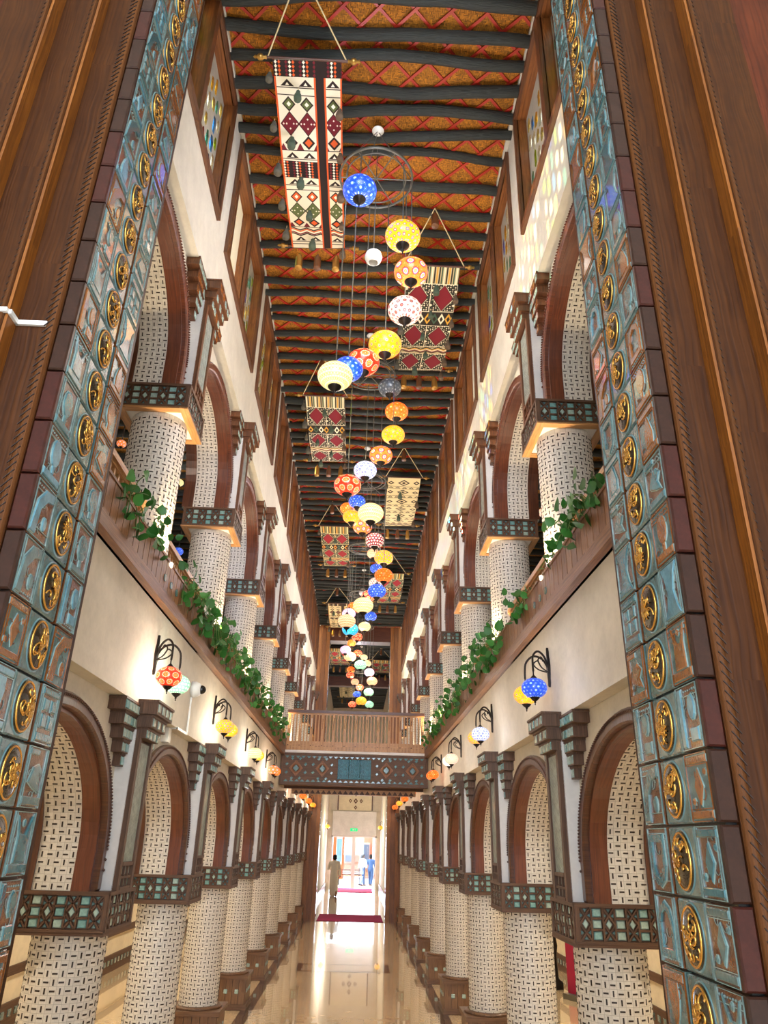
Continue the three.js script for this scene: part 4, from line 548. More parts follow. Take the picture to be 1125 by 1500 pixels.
for (const sd of SIDES) {
  const s = sd.s, xp = s < 0 ? 1.125 : 1.166, X = (v) => s * (xp + v), ry = s < 0 ? PI / 2 : -PI / 2, r = rng(60 + s);
  const t = thing('tiled_jamb', `portal jamb clad in teal relief tiles with gold medallions, ${s < 0 ? 'beside the white cable' : 'opposite the white cable'}`, 'tiled jamb', [0, 0, 0], 0, 'tiled jambs of the wooden portal');
  part(t, 'mortar_core', span(X(0.028), X(0.2), ROW0 + J0 * ROWH, ROW0 + (J1 + 1) * ROWH, -2.385, -2.985), MT.black);
  const gA = once('figTile', () => tileGeo(0.178, ROWH - 0.008, 0.028, 0.006)), gM = once('medTile', () => tileGeo(0.208, ROWH - 0.008, 0.028, 0.006)), gE = once('edgeTile', () => tileGeo(0.062, ROWH - 0.008, 0.022, 0.006));
  for (let j = J0; j <= J1; j++) {
    const y = ROW0 + (j + 0.5) * ROWH, xb = X(0.03);
    for (const [q, zz] of [[0, (ZT[0] + ZT[1]) / 2], [2, (ZT[2] + ZT[3]) / 2]]) {
      const v = Math.floor(r() * fig.length), ground = r() < 0.6 ? MT.brownGl : MT.tealGrey, m = part(t, 'pictorial_tile', gA, ground, [xb, y, zz], [0, ry, 0]);
      const fl = part(m, 'figure', fig[v].fill, ground === MT.brownGl ? [MT.tealDark, MT.bluegl, MT.tealGrey][Math.floor(r() * 3)] : MT.amberGl, [0, 0, 0.027]), ln = part(m, 'outline', fig[v].line, MT.paleLine, [0, 0, 0.026]);
      const rl = part(m, 'relief_detail', tileDetail[Math.floor(r() * 6)], ground === MT.brownGl ? MT.paleLine : MT.amberGl, [0, 0, 0.026]); rl.scale.set(q ? 1 : 0.92, 1, 1);
      for (const o of [fl, ln]) { o.scale.set(q ? 0.92 : 0.84, 0.95, 1); o.position.x = q ? 0 : (s < 0 ? -0.008 : 0.008); if (j % 2) o.rotation.z = v % 3 === 0 ? PI : 0; }
    }
    const md = part(t, 'medallion_tile', gM, MT.tealGrey, [xb, y, (ZT[1] + ZT[2]) / 2], [0, ry, 0]); part(md, 'rim', bossRim, MT.bossRim, [0, 0, 0.028]); part(md, 'boss', boss, MT.bossBlack, [0, 0, 0.027]); part(md, 'gold_relief', goldRelief[Math.floor(r() * 6)], MT.gold, [0, 0, 0.027], [0, 0, Math.floor(r() * 2) * PI]);
    part(t, 'edge_tile', gE, [MT.brownEdge, MT.brownEdge, MT.edgeB][Math.floor(r() * 3)], [X(0.03), y, ZT[0] - 0.004], [0, 0, 0]);
  }
  // stepped wooden frame
  const H = 10.3, f = new THREE.Group(); f.name = numbered('stepped_portal'); scene.add(f); f.userData = { label: `stepped dark wooden portal moulding around the tiled jamb, ${s < 0 ? 'crossed by the white cable' : 'without cable'}`, category: 'portal frame', kind: 'structure' };
  part(f, 'inner_post', merge([span(X(0.062), X(0.30), 0, H, -2.40, -3.16), span(X(0.062), X(0.245), 0, H, -2.36, -2.40)]), MT.nearWood);
  part(f, 'middle_step', span(X(0.235), X(0.5), 0, H, -2.285, -3.0), MT.nearWood); part(f, 'outer_step', span(X(0.40), X(0.62), 0, H, -2.20, -3.0), MT.nearWood);
  part(f, 'return_board', span(X(0.223), X(0.237), 0, H, -2.29, -2.359), MT.orangeWood); part(f, 'return_board', span(X(0.388), X(0.402), 0, H, -2.205, -2.284), MT.orangeWood);
  part(f, 'round_bead', rod([X(0.084), 0.02, -2.364], [X(0.084), 9.9, -2.364], 0.022, 12), MT.nearRope); const rope = []; for (let y = 0.2; y < 9.8; y += 0.032) { const g = bx(0.003, 0.05, 0.004); g.rotateZ(s * 0.7); g.translate(X(0.090), y, -2.342); rope.push(g); } part(f, 'notches', merge(rope), MT.nearNotch).userData.kind = 'stuff';
  for (const [dx, dz] of [[0.247, -2.286], [0.412, -2.201]]) part(f, 'corner_bead', rod([X(dx), 0.02, dz], [X(dx), 9.9, dz], 0.010, 8), MT.nearRope); const rope2 = []; for (let y = 0.2; y < 9.8; y += 0.035) for (const [dx, dz] of [[0.252, -2.278], [0.417, -2.193]]) { const g = bx(0.0025, 0.022, 0.003); g.rotateZ(s * 0.7); g.translate(X(dx), y, dz); rope2.push(g); } part(f, 'notches', merge(rope2), MT.nearNotch).userData.kind = 'stuff';
  for (let i = 0; i < 13; i++) part(f, 'plank', span(X(0.62 + i * 0.34), X(0.62 + i * 0.34 + 0.336), 0, H, -2.2, -2.30), [MT.panelWood, MT.panelB, MT.panelWood, MT.panelC][(i * 3 + (s > 0 ? 1 : 0)) % 4]);
  struct('wall_front', span(X(0.30), s * 6.2, 0, H, -2.30, -3.16), MT.plaster, 'wall that the portal is set in', 'wall');
  struct('wall_' + sd.side, span(s * 6, s * 6.25, 0, H, 7, -3.0), MT.plaster, 'side wall of the entrance hall behind the viewer', 'wall');
}
struct('wall_front', span(-1.3, 1.3, 9.6, 10.3, -2.2, -3.16), MT.plaster, 'wall over the portal', 'wall');
struct('ceiling', span(-6.25, 6.25, 10.3, 10.5, 7.2, -3.2), MT.plasterPale, 'ceiling of the entrance hall', 'ceiling');
{ const m = []; for (const x of [-3, -1.5, 0, 1.5, 3]) m.push(bx(0.12, 10.3, 0.12, x, 5.15, 7.06)); for (const y of [0.06, 3, 6.5, 10.2]) m.push(bx(6, 0.12, 0.12, 0, y, 7.06)); const w = struct('window_40', merge(m), MT.steel, 'tall glazed front of the entrance hall', 'window'); part(w, 'pane', bx(6, 10.2, 0.01, 0, 5.15, 7.06), MT.pane); for (const s of [-1, 1]) struct('wall_back', span(s * 3.06, s * 6.25, 0, 10.3, 7, 7.2), MT.plaster, 'wall beside the glazed front of the entrance hall', 'wall'); }
{ // white cable trunking across the frame
  const y = atZ(60, 479, -2.36).y, t = thing('cable_trunking', 'white plastic cable trunking crossing the stepped portal frame', 'cable'), X = (v) => -(1.125 + v);
  for (const [n, g] of [['trunking', span(X(0.10), X(0.237), y, y + 0.02, -2.346, -2.358)], ['trunking', span(X(0.211), X(0.223), y, y + 0.02, -2.285, -2.352)], ['trunking', span(X(0.223), X(0.388), y, y + 0.02, -2.270, -2.283)], ['trunking', span(X(0.376), X(0.388), y, y + 0.02, -2.20, -2.277)]]) part(t, n, g, MT.plastic);
}

// ------------------------------------------------------------------ footbridge across the hall
{
  const z0 = -16.38, z1 = -17.7, t = thing('footbridge', 'wooden footbridge with picket railing and carved tile frieze spanning the hall', 'bridge', [0, 0, 0]);
  part(t, 'deck', span(-1.495, 1.495, 4.09, 4.15, z0 - 0.06, z1), MT.white); part(t, 'white_edge', span(-1.495, 1.495, 4.115, 4.165, z0 + 0.03, z0 - 0.08), MT.white);
  const fz = part(t, 'frieze', span(-1.57, 1.57, 3.47, 4.065, z0, z0 - 0.16), MT.lattice);
  part(fz, 'frieze_moulding', merge([span(-1.495, 1.495, 4.06, 4.11, z0 + 0.025, z0), span(-1.57, 1.57, 3.47, 3.52, z0 + 0.025, z0), span(-1.57, -1.52, 3.52, 4.06, z0 + 0.02, z0), span(1.52, 1.57, 3.52, 4.06, z0 + 0.02, z0)]), MT.lattice);
  const wave = once('waveTile', () => tileGeo(0.232, 0.40, 0.02, 0.008)); for (const x of [-0.236, 0, 0.236]) part(fz, 'turquoise_tile', wave, MT.waveTeal, [x, 3.80, z0]);
  const dm = slab([[-0.15, 0], [0, -0.17], [0.15, 0], [0, 0.17]], 0.02, 0.006, [[[-0.09, 0], [0, -0.105], [0.09, 0], [0, 0.105]]]), dm2 = slab([[-0.065, 0], [0, -0.075], [0.065, 0], [0, 0.075]], 0.02, 0.006), cn = new THREE.TorusGeometry(0.085, 0.018, 6, 20);
  for (const x of [-0.68, 0.68, -1.24, 1.24]) { part(fz, 'lozenge', dm, MT.midWood, [x, 3.80, z0]); part(fz, 'lozenge_centre', dm2, MT.tealGrey, [x, 3.80, z0]); part(fz, 'ring', cn, MT.midWood, [x, 3.80, z0 + 0.008]); for (let i = 0; i < 8; i++) part(fz, 'small_tile', sqGeo, MT.tealGrey, [x + 0.215 * Math.cos(i * PI / 4 + 0.39), 3.80 + 0.215 * Math.sin(i * PI / 4 + 0.39), z0], [0, 0, PI / 4]); }
  for (let i = 0; i < 26; i++) { const g = once('ftri', () => slab([[-0.05, -0.022], [0.05, -0.022], [0, 0.028]], 0.016, 0.004)); part(fz, 'triangle_tile', g, MT.tealGrey, [-1.44 + i * 0.1152, 3.555, z0]); part(fz, 'triangle_tile', g, MT.tealGrey, [-1.44 + i * 0.1152, 4.03, z0], [0, 0, PI]); }
  const bk = part(t, 'rear_fascia', span(-1.57, 1.57, 3.47, 4.065, z1, z1 + 0.14), MT.lattice); part(t, 'soffit', span(-1.57, 1.57, 3.52, 3.56, z0 - 0.16, z1 + 0.14), MT.midWood);
  part(t, 'rear_moulding', span(-1.4, 1.4, 3.36, 3.47, z1, z1 + 0.1), MT.railWood); const zg = []; for (let i = 0; i < 22; i++) zg.push(slab([[-0.06, 0], [0.06, 0], [0, 0.08]], 0.015).translate(-1.3 + i * 0.124, 3.37, z1 + 0.1)); part(t, 'zigzag_trim', merge(zg), MT.lattice);
  part(t, 'handrail', merge([span(-1.495, 1.495, 4.95, 5.01, z0 + 0.03, z0 - 0.06)]), MT.darkWood); part(t, 'rail_underside', span(-1.495, 1.495, 4.92, 4.95, z0 + 0.01, z0 - 0.04), MT.railWood);
  part(t, 'kick_board', span(-1.495, 1.495, 4.165, 4.36, z0 - 0.035, z0 - 0.05), MT.railWood);
  const wide = once('wide', () => slab([[-0.04, 4.17], [0.04, 4.17], [0.034, 4.36], [0.03, 4.5], [0.03, 4.93], [-0.03, 4.93], [-0.03, 4.5], [-0.034, 4.36]], 0.025, 0.004, [[[-0.008, 4.84], [0.008, 4.84], [0.008, 4.62], [-0.008, 4.62]]])), thin = once('thin', () => bx(0.026, 0.76, 0.02, 0, 4.55, 0.01)), hole = once('hole', () => lathe([[0, 0.004], [0.012, 0.004], [0.012, 0], [0, 0]], 10).rotateX(PI / 2));
  for (let i = 0; i < 13; i++) { const x = -1.45 + i * 0.2417; const w = part(t, 'picket', wide, MT.railWood, [x, 0, z0 - 0.03]); part(w, 'peg', hole, MT.darkWood, [0, 4.27, 0.025]); if (i < 12) { part(t, 'picket', thin, MT.railWood, [x + 0.085, 0, z0 - 0.03]); part(t, 'picket', thin, MT.railWood, [x + 0.157, 0, z0 - 0.03]); } }
}

// ------------------------------------------------------------------ far portal, second hall, street door
for (const { s, by } of SIDES) {
  const t = thing('wooden_portal_pier', `tall brown wooden pier of the far portal, ${by}`, 'portal pier', [0, 0, 0], 0, 'piers of the far portal', 'thing');
  for (const [a, b, m] of [[1.16, 1.30, MT.portalWood], [1.30, 1.45, MT.portalWoodB], [1.45, 1.64, MT.portalWood]]) part(t, 'board', span(s * a, s * (b - 0.006), 0, Y_CEIL, -27.42, -27.5), m);
  part(t, 'core', span(s * 1.19, s * 1.64, 0, Y_CEIL, -27.5, -28.02), MT.darkWood);
  const a = [], b = [], c = []; for (let y = 0.05; y < 9.3; y += ROWH) for (let q = 0; q < 3; q++) { const g = tileGeo(0.18, 0.21, 0.03, 0.006).rotateY(-s * PI / 2).translate(s * 1.185, y + 0.11, -27.6 - q * 0.19); ((Math.round(y * 7) + q) % 3 === 0 ? a : q === 1 ? b : c).push(g); }
  for (const [l, m] of [[a, MT.brownEdge], [b, MT.tealGrey], [c, MT.paleLine]]) part(t, 'jamb_tiles', merge(l), m).userData.kind = 'stuff';
  struct('wall_' + (s < 0 ? 'left' : 'right'), span(s * 1.645, s * 5, 0, Y_CEIL + 0.4, -27.55, -28.05), MT.plaster, 'wall the far portal is set in', 'wall');
  struct('wall_' + (s < 0 ? 'left' : 'right'), span(s * 1.55, s * 1.8, 0, Y_CEIL + 0.4, -28.05, -46.6), MT.plaster, 'side wall of the passage beyond the far portal', 'wall');
  struct('baseboard_' + (s < 0 ? 'left' : 'right'), span(s * 1.50, s * 1.55, 0, 0.28, -28.1, -46.5), MT.darkWood, 'brown baseboard of the passage beyond the far portal', 'baseboard');
  const sc = thing('wall_sconce', `black iron sconce with yellow globe in the passage beyond the far portal, ${by}`, 'sconce', [s * 1.55, 3.3, -41.5], s < 0 ? 0 : PI, 'passage sconces'); part(sc, 'wall_plate', scPlate, MT.metal); for (const d of [1, -1]) { part(sc, 'arm', once('arm' + d, () => scArm(d)), MT.metal); const l = new THREE.Group(); l.name = 'lantern'; sc.add(l); l.position.set(0.17, -0.19, d * 0.15); lanternParts(l, 'yellow', 0.13, d > 0 ? 14 : 0); }
}
struct('trim_3', span(-1.155, 1.155, 9.40, Y_CEIL, -27.44, -28.0), MT.darkWood, 'dark wooden lintel of the far portal', 'lintel');
struct('trim_4', span(-1.56, 1.56, 9.35, 9.8, -36, -36.4), MT.redWood, 'red brown beam across the passage ceiling', 'beam');
{ const c2 = struct('ceiling', span(-1.8, 1.8, Y_CEIL + 0.1, Y_CEIL + 0.4, -28.0, -46.6), MT.mat, 'log and mat ceiling of the passage beyond the far portal', 'ceiling'); const l = []; for (let z = -28.4; z > -46.3; z -= 0.36) l.push(logGeos[Math.abs(Math.round(z * 3)) % 8].clone().translate(0, Y_CEIL, z)); part(c2, 'log_beams', merge(l), MT.log).userData.kind = 'stuff'; }
{
  const Z = -46.6; struct('wall_back', merge([span(-1.8, -1.30, 0, 2.72, Z, Z - 0.3), span(1.36, 1.8, 0, 2.72, Z, Z - 0.3), span(-1.8, 1.8, 2.72, Y_CEIL + 0.4, Z, Z - 0.3)]), MT.plaster, 'end wall with the street door', 'wall');
  struct('wall_back', span(-1.26, 1.30, 2.74, 4.05, Z + 0.12, Z), MT.white, 'plain white panel over the street door', 'wall panel');
  const up = thing('cream_panel', 'cream panel with a five lozenge brown cross over the white panel', 'panel', [0, 0, Z]); part(up, 'board', span(-0.95, 1.0, 4.1, 5.6, 0.02, 0.05), MT.cream); part(up, 'side_strip', span(-1.02, -0.95, 4.1, 5.6, 0.02, 0.07), MT.darkWood); part(up, 'side_strip', span(1.0, 1.07, 4.1, 5.6, 0.02, 0.07), MT.darkWood);
  const lz = slab([[-0.13, 0], [0, -0.16], [0.13, 0], [0, 0.16]], 0.03, 0.01, [[[-0.05, 0], [0, -0.06], [0.05, 0], [0, 0.06]]]); for (const [x, y, k] of [[0.05, 4.62, 1], [-0.27, 4.62, 0.75], [0.37, 4.62, 0.75], [0.05, 4.98, 0.75], [0.05, 4.26, 0.75]]) { const m = part(up, 'lozenge', lz, MT.frameWood, [x, y, 0.05]); m.scale.set(k, k, 1); }
  const d = new THREE.Group(); d.name = 'door_1'; scene.add(d); d.userData = { kind: 'structure', category: 'door', label: 'wide glazed street door with white frame at the end' };
  part(d, 'door_frame', merge([span(-1.30, -1.22, 0, 2.72, Z - 0.1, Z - 0.18), span(1.28, 1.36, 0, 2.72, Z - 0.1, Z - 0.18), span(-1.3, 1.36, 2.64, 2.72, Z - 0.1, Z - 0.18), span(-0.08, 0.12, 0, 2.64, Z - 0.1, Z - 0.16)]), MT.plastic); part(d, 'pane', span(-1.22, -0.08, 0.02, 2.64, Z - 0.13, Z - 0.14), MT.pane); part(d, 'pane', span(0.12, 1.28, 0.02, 2.64, Z - 0.13, Z - 0.14), MT.pane);
  const ex = thing('exit_sign', 'small glowing green exit sign over the street door', 'sign', [0.0, 3.05, Z + 0.12]); part(ex, 'box', bx(0.46, 0.2, 0.05, 0, 0, 0.03), MT.plastic); part(ex, 'lit_sign_face', bx(0.42, 0.16, 0.01, 0, 0, 0.06), S({ color: 0x1fae6a, emissive: 0x1fc878, emissiveIntensity: 1.0 })); part(ex, 'white_pictogram', merge([bx(0.12, 0.06, 0.004, -0.03, 0, 0.066), slab([[0, -0.04], [0.06, 0], [0, 0.04]], 0.004).translate(0.07, 0, 0.065)]), MT.plastic);
}
for (const [z0, z1, lab] of [[-27.5, -29.9, 'crimson runner carpet across the floor at the far portal'], [-42.6, -46.2, 'crimson mat inside the street door']]) { const t = thing('carpet', lab, 'carpet', [0, 0, (z0 + z1) / 2]); const l = z0 - z1; part(t, 'pile', bx(2.2, 0.015, l, 0.0, 0.0085, 0), MT.carpet); part(t, 'border', merge([bx(2.22, 0.012, 0.08, 0, 0.007, l / 2), bx(2.22, 0.012, 0.08, 0, 0.007, -l / 2)]), MT.carpetEdge); }

// ------------------------------------------------------------------ aisle lights, camera dome, banner, floor lamp
for (const sd of SIDES) for (let j = 0; j < NCOL; j++) {
  const x = sd.s * 3.3, t = thing('ceiling_downlight', `round aisle downlight, ${ORD[j + 1]} bay from the tiled portal, ${sd.by}`, 'downlight', [x, 3.84, zb(j)], 0, 'aisle downlights'); part(t, 'lit_disc', new THREE.CylinderGeometry(0.12, 0.12, 0.02, 20), S({ color: 0xfff2d8, emissive: 0xffe9c0, emissiveIntensity: 4 })); part(t, 'trim_ring', new THREE.TorusGeometry(0.13, 0.012, 6, 24).rotateX(PI / 2), MT.plastic);
  const l = new THREE.SpotLight(0xfff0da, AISLE_CD, 0, 1.25, 0.8, 2); l.position.set(x, 3.80, zb(j)); l.target.position.set(x, 0, zb(j)); l.castShadow = true; l.shadow.radius = 5; scene.add(l, l.target);
}
{
  const p = atX(281, 1010, -WALLX), t = thing('dome_camera', 'white dome security camera on the wall between two sconces', 'camera', [-WALLX, p.y, p.z]); part(t, 'housing', lathe([[0, 0], [0.075, 0], [0.078, 0.04], [0.06, 0.075], [0.045, 0.09], [0, 0.09]], 24).rotateZ(-PI / 2), MT.plastic); part(t, 'dark_dome', new THREE.SphereGeometry(0.042, 20, 14).translate(0.095, 0, 0), MT.black);
  const c = thing('wall_conduit', 'thin white conduit dropping from the dome camera to a junction box', 'conduit', [-WALLX, 0, p.z]); part(c, 'conduit', merge([span(0, 0.014, 3.29, p.y - 0.07, -0.008, 0.008), span(0, 0.014, 3.285, 3.305, -0.008, 0.42), span(-0.10, 0.014, 3.285, 3.299, 0.40, 0.42)]), MT.plastic); part(c, 'junction_box', span(-0.11, -0.05, 3.17, 3.29, 0.36, 0.46), MT.plastic);
}
{
  const bt = canvasTex(128, 384, (g, w, h) => { g.fillStyle = '#a3123f'; g.fillRect(0, 0, w, h); g.strokeStyle = '#ffffff'; g.lineWidth = 9; g.lineCap = 'round'; g.beginPath(); g.arc(70, 150, 24, 0.6, 5.2); g.stroke(); g.beginPath(); g.moveTo(92, 128); g.lineTo(60, 190); g.stroke(); for (const x of [46, 74]) { g.beginPath(); g.moveTo(x, 215); g.lineTo(x - 4, 265); g.stroke(); } });
  const p = atY(838, 1445, 0), t = thing('roll_up_banner', 'crimson roll up banner with white script behind the columns', 'banner', [4.1, 0, -14.6], -1.1); part(t, 'cloth', bx(0.85, 1.75, 0.01, 0, 0.95, 0), S({ color: 0xa3123f, roughness: 0.7 })); const f = new THREE.PlaneGeometry(0.8, 1.7).translate(0, 0.95, 0.007); part(t, 'printed_face', f, S({ map: bt, roughness: 0.7 })); part(t, 'foot', bx(0.9, 0.08, 0.22, 0, 0.04, 0), MT.steel);
  const l = thing('floor_pedestal', 'dark turned wooden pedestal next to the crimson banner', 'pedestal', [3.9, 0, -15.9]); part(l, 'turned_post', lathe([[0.16, 0], [0.16, 0.1], [0.08, 0.16], [0.06, 0.5], [0.09, 0.7], [0.06, 0.9], [0.11, 1.1], [0.14, 1.16], [0, 1.16]], 16), MT.metal); part(l, 'top', lathe([[0, 1.15], [0.2, 1.15], [0.2, 1.19], [0, 1.19]], 20), MT.darkWood);
}
// ------------------------------------------------------------------ people
function blob(bones, lo, hi, cell) {                                      // one smooth skin over tapered bones
  const size = Math.max(hi[0] - lo[0], hi[1] - lo[1], hi[2] - lo[2]), n = Math.min(110, Math.ceil(size / cell) + 4), mc = new MarchingCubes(n, new THREE.MeshBasicMaterial(), false, false, 120000), half = n / 2, c = [(lo[0] + hi[0]) / 2, (lo[1] + hi[1]) / 2, (lo[2] + hi[2]) / 2], sc = size / 2 * (n / (n - 6));
  const B = bones.map(([a, b, ra, rb, fl = 1]) => ({ a, b, ra, rb, fl }));
  for (let k = 0; k < n; k++) for (let j = 0; j < n; j++) for (let i = 0; i < n; i++) {
    const p = [c[0] + (i - half) / half * sc, c[1] + (j - half) / half * sc, c[2] + (k - half) / half * sc]; let d = 9;
    for (const { a, b, ra, rb, fl } of B) { const ab = [b[0] - a[0], b[1] - a[1], b[2] - a[2]], ap = [p[0] - a[0], p[1] - a[1], (p[2] - a[2])], t = Math.max(0, Math.min(1, (ap[0] * ab[0] + ap[1] * ab[1] + ap[2] * ab[2]) / (ab[0] ** 2 + ab[1] ** 2 + ab[2] ** 2 + 1e-9))); const e = Math.hypot(ap[0] - ab[0] * t, ap[1] - ab[1] * t, (ap[2] - ab[2] * t) / fl) - (ra + (rb - ra) * t), h = Math.max(0, Math.min(1, 0.5 + (d - e) / 0.05)); d = d + (e - d) * h - 0.025 * h * (1 - h); }
    mc.field[i + j * n + k * n * n] = -d;
  }
  mc.isolation = 0; mc.update(); const N = mc.count, P = new Float32Array(N * 3), Q = mc.positionArray; for (let i = 0; i < N; i++) for (let a = 0; a < 3; a++) P[i * 3 + a] = c[a] + Q[i * 3 + a] * sc;
  const g = new THREE.BufferGeometry(); g.setAttribute('position', new THREE.BufferAttribute(P, 3)); g.setAttribute('normal', new THREE.BufferAttribute(mc.normalArray.slice(0, N * 3), 3)); return flat(g);
}
const skin = S({ color: 0x8a5a3e, roughness: 0.6 }), hairM = S({ color: 0x17110d, roughness: 0.8 });
function person(label, pos, turn, H, robe, topC, lowC, stride, armBend) {
  const k = H / 1.76, t = thing('person', label, 'person', pos, turn), S3 = (a) => a.map((v) => v * k), st = stride;
  const fL = [0.09, 0.06, st * 0.32], fR = [-0.09, 0.06, -st * 0.30], kL = [0.1, 0.5, st * 0.2 + 0.05], kR = [-0.1, 0.5, -st * 0.08 + 0.04], hpL = [0.1, 0.93, 0], hpR = [-0.1, 0.93, 0];
  const sL = [0.19, 1.42, 0], sR = [-0.19, 1.42, 0], eL = armBend ? [0.27, 1.17, 0.08] : [0.25, 1.15, -0.06], eR = [-0.25, 1.15, armBend ? -0.04 : 0.06], wL = armBend ? [0.14, 1.22, 0.26] : [0.27, 0.9, -0.06], wR = [-0.29, 0.9, 0.06];
  const arm = (s, e, w, r) => [[S3(s), S3(e), 0.055 * r * k, 0.045 * r * k], [S3(e), S3(w), 0.045 * r * k, 0.034 * r * k]];
  const hand = (w, d) => { const o = []; for (let i = 0; i < 5; i++) o.push([S3(w), S3([w[0] + d * 0.01, w[1] - (i ? 0.13 : 0.08) + (i === 2 ? -0.01 : 0), w[2] + (i ? (i - 2.5) * 0.02 : 0.045)]), 0.026 * k, 0.009 * k]); return o; };
  const bodyB = [[S3([0, 1.66, 0.01]), S3([0, 1.58, 0.02]), 0.095 * k, 0.075 * k, 1.12], [S3([0, 1.55, 0.0]), S3([0, 1.44, -0.01]), 0.055 * k, 0.062 * k], [S3([0, 1.40, 0]), S3([0, 1.0, 0]), 0.13 * k, 0.12 * k, 0.8], [S3([0, 1.60, 0.105]), S3([0, 1.575, 0.118]), 0.014 * k, 0.017 * k], [S3([0.092, 1.62, 0]), S3([0.095, 1.59, 0]), 0.014 * k, 0.012 * k], [S3([-0.092, 1.62, 0]), S3([-0.095, 1.59, 0]), 0.014 * k, 0.012 * k], ...arm(sL, eL, wL, 0.9), ...arm(sR, eR, wR, 0.9), ...hand(wL, 0), ...hand(wR, 0), [S3(hpL), S3(kL), 0.08 * k, 0.055 * k], [S3(kL), S3(fL), 0.052 * k, 0.036 * k], [S3(hpR), S3(kR), 0.08 * k, 0.055 * k], [S3(kR), S3(fR), 0.052 * k, 0.036 * k], [S3(fL), S3([fL[0], 0.035, fL[2] + 0.17]), 0.035 * k, 0.03 * k], [S3(fR), S3([fR[0], 0.035, fR[2] + 0.17]), 0.035 * k, 0.03 * k]];
  part(t, 'body', blob(bodyB, S3([-0.45, -0.02, -0.5]), S3([0.45, 1.8, 0.6]), 0.018), skin);
  part(t, 'hair', blob([[S3([0, 1.69, -0.01]), S3([0, 1.62, -0.035]), 0.098 * k, 0.088 * k, 1.05]], S3([-0.15, 1.45, -0.2]), S3([0.15, 1.82, 0.15]), 0.01), hairM);
  const sh = S({ color: topC, roughness: 0.85 });
  if (robe) part(t, 'robe', blob([[S3([0.12, 1.41, 0]), S3([-0.12, 1.41, 0]), 0.1 * k, 0.1 * k], [S3([0, 1.38, 0]), S3([0, 0.9, 0]), 0.165 * k, 0.17 * k, 0.85], [S3([0, 0.95, 0]), S3([0.02, 0.16, 0.02]), 0.17 * k, 0.17 * k, 1.0], [S3([0.05, 0.9, 0]), S3([0.07, 0.15, st * 0.12]), 0.14 * k, 0.12 * k], [S3([-0.05, 0.9, 0]), S3([-0.07, 0.15, -st * 0.12]), 0.14 * k, 0.12 * k], ...arm(sL, eL, wL, 1.45), ...arm(sR, eR, wR, 1.45)], S3([-0.5, -0.05, -0.5]), S3([0.5, 1.6, 0.6]), 0.018), sh);
  else { part(t, 'shirt', blob([[S3([0.12, 1.41, 0]), S3([-0.12, 1.41, 0]), 0.095 * k, 0.095 * k], [S3([0, 1.38, 0]), S3([0, 0.92, 0]), 0.155 * k, 0.15 * k, 0.85], ...arm(sL, eL, [(eL[0] + wL[0]) / 2, (eL[1] + wL[1]) / 2, (eL[2] + wL[2]) / 2], 1.4), ...arm(sR, eR, [(eR[0] + wR[0]) / 2, (eR[1] + wR[1]) / 2, (eR[2] + wR[2]) / 2], 1.4)], S3([-0.5, 0.7, -0.5]), S3([0.5, 1.6, 0.5]), 0.02), sh); part(t, 'trousers', blob([[S3([0.06, 0.96, 0]), S3([-0.06, 0.96, 0]), 0.125 * k, 0.125 * k], [S3(hpL), S3(kL), 0.1 * k, 0.075 * k], [S3(kL), S3([fL[0], 0.12, fL[2]]), 0.075 * k, 0.065 * k], [S3(hpR), S3(kR), 0.1 * k, 0.075 * k], [S3(kR), S3([fR[0], 0.12, fR[2]]), 0.075 * k, 0.065 * k]], S3([-0.4, 0, -0.5]), S3([0.4, 1.15, 0.5]), 0.02), S({ color: lowC, roughness: 0.85 })); }
  for (const f of [fL, fR]) part(t, 'shoe', new THREE.SphereGeometry(0.055 * k, 10, 8).scale(0.85, 0.6, 2.1).translate(f[0] * k, 0.034 * k, (f[2] + 0.07) * k), MT.black);
}
{ const p = atY(488, 1313, 0); person('person in a long cream robe walking towards the street door, seen from behind', [p.x, 0, p.z], PI + 0.15, 1.8, true, 0xf4efe4, 0, 0.9, true); }
person('pedestrian outside the street door in a white shirt and blue trousers', [0.62, -0.02, -49.6], PI * 0.75, 1.74, false, 0xf2f2f0, 0x3d5a8a, 0.7, false);
person('pedestrian outside the street door in blue clothes beside the white shirt', [1.12, -0.02, -50.2], PI * 0.9, 1.72, false, 0x4a6aa0, 0x44608f, 0.5, false);

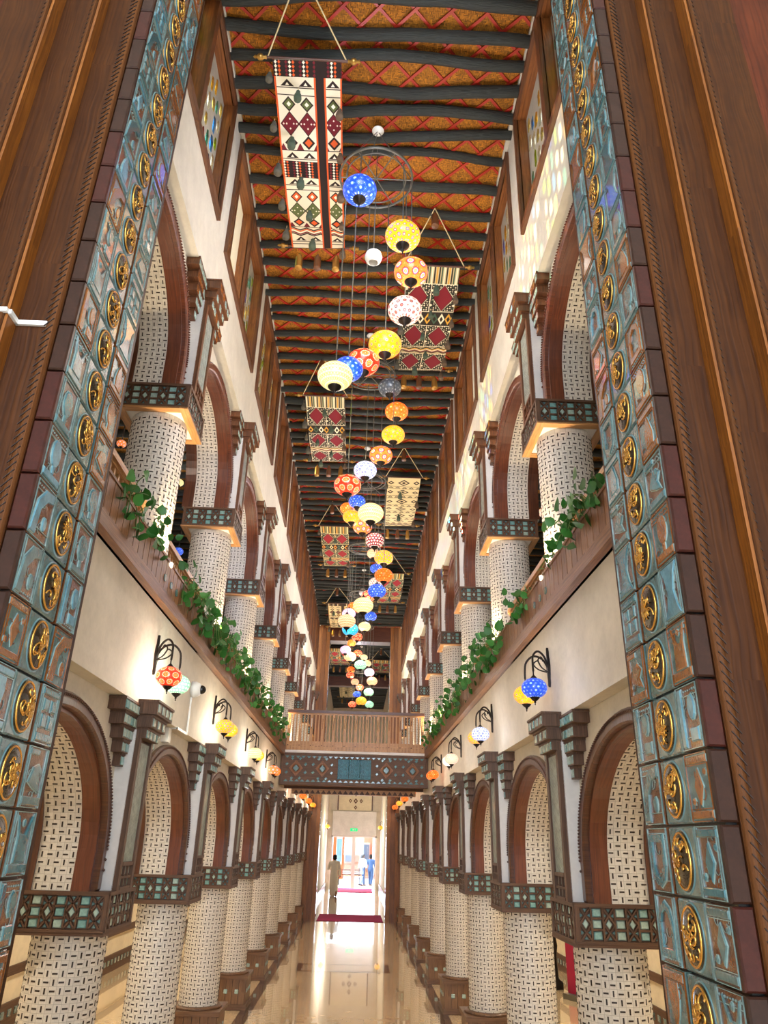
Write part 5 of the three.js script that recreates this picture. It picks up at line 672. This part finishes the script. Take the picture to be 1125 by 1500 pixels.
// ------------------------------------------------------------------ street outside the door
struct('ground', span(-14, 14, -0.25, -0.02, -46.9, -95), S({ color: 0xd6d0c8, roughness: 0.8, map: TX.plaster }), 'pale sunlit street paving', 'pavement');
function block(name, label, x0, x1, h, z, mat, glass, rows, cols, y0 = 0.6) {
  const t = thing(name, label, 'building', [(x0 + x1) / 2, -0.02, z], 0); part(t, 'wall', bx(x1 - x0, h, 4, 0, h / 2, -2), mat); part(t, 'parapet', bx(x1 - x0 + 0.2, 0.25, 4.2, 0, h, -2), MT.white);
  const w = (x1 - x0) / cols, hh = (h - y0) / rows; for (let i = 0; i < cols; i++) for (let j = 0; j < rows; j++) { const f = part(t, 'window', bx(w * 0.66, hh * 0.66, 0.1, -(x1 - x0) / 2 + w * (i + 0.5), y0 + hh * (j + 0.45), 0.0), MT.white); part(f, 'pane', bx(w * 0.54, hh * 0.54, 0.03, -(x1 - x0) / 2 + w * (i + 0.5), y0 + hh * (j + 0.45), 0.06), glass); }
}
const glassB = Ph({ color: 0x6d93b8, roughness: 0.1, clearcoat: 1 }), wallO = S({ color: 0xd9622f, roughness: 0.7 }), wallW = S({ color: 0xe9e6e0, roughness: 0.8 }), wallT = S({ color: 0xc9b49a, roughness: 0.8 });
block('shop_building', 'pale building with blue glass across the street, beyond the door', -9, -1.1, 8, -66, wallW, glassB, 3, 6); block('shop_building', 'orange fronted shop across the street, beyond the door', 1.7, 5.5, 6, -60, wallO, glassB, 2, 3); block('shop_building', 'tan house standing between the pale and orange shops', -0.9, 1.5, 5.2, -63, wallT, glassB, 2, 2); block('shop_building', 'low orange kiosk across the street in front of the pale building', -2.0, -0.7, 3.4, -58, wallO, glassB, 1, 2);
{ const t = thing('street_bench', 'dark metal bench on the pavement outside the street door', 'bench', [-0.2, -0.02, -50.5], 0.1); for (let i = 0; i < 5; i++) part(t, 'slat', bx(1.5, 0.03, 0.07, 0, 0.44, -0.18 + i * 0.09), MT.darkWood); for (let i = 0; i < 3; i++) part(t, 'slat', bx(1.5, 0.07, 0.03, 0, 0.58 + i * 0.12, -0.24), MT.darkWood); for (const x of [-0.65, 0.65]) { part(t, 'leg', merge([bx(0.05, 0.44, 0.05, x, 0.22, 0.15), bx(0.05, 0.9, 0.05, x, 0.45, -0.22)]), MT.metal); } }

renderer.render(scene, camera);
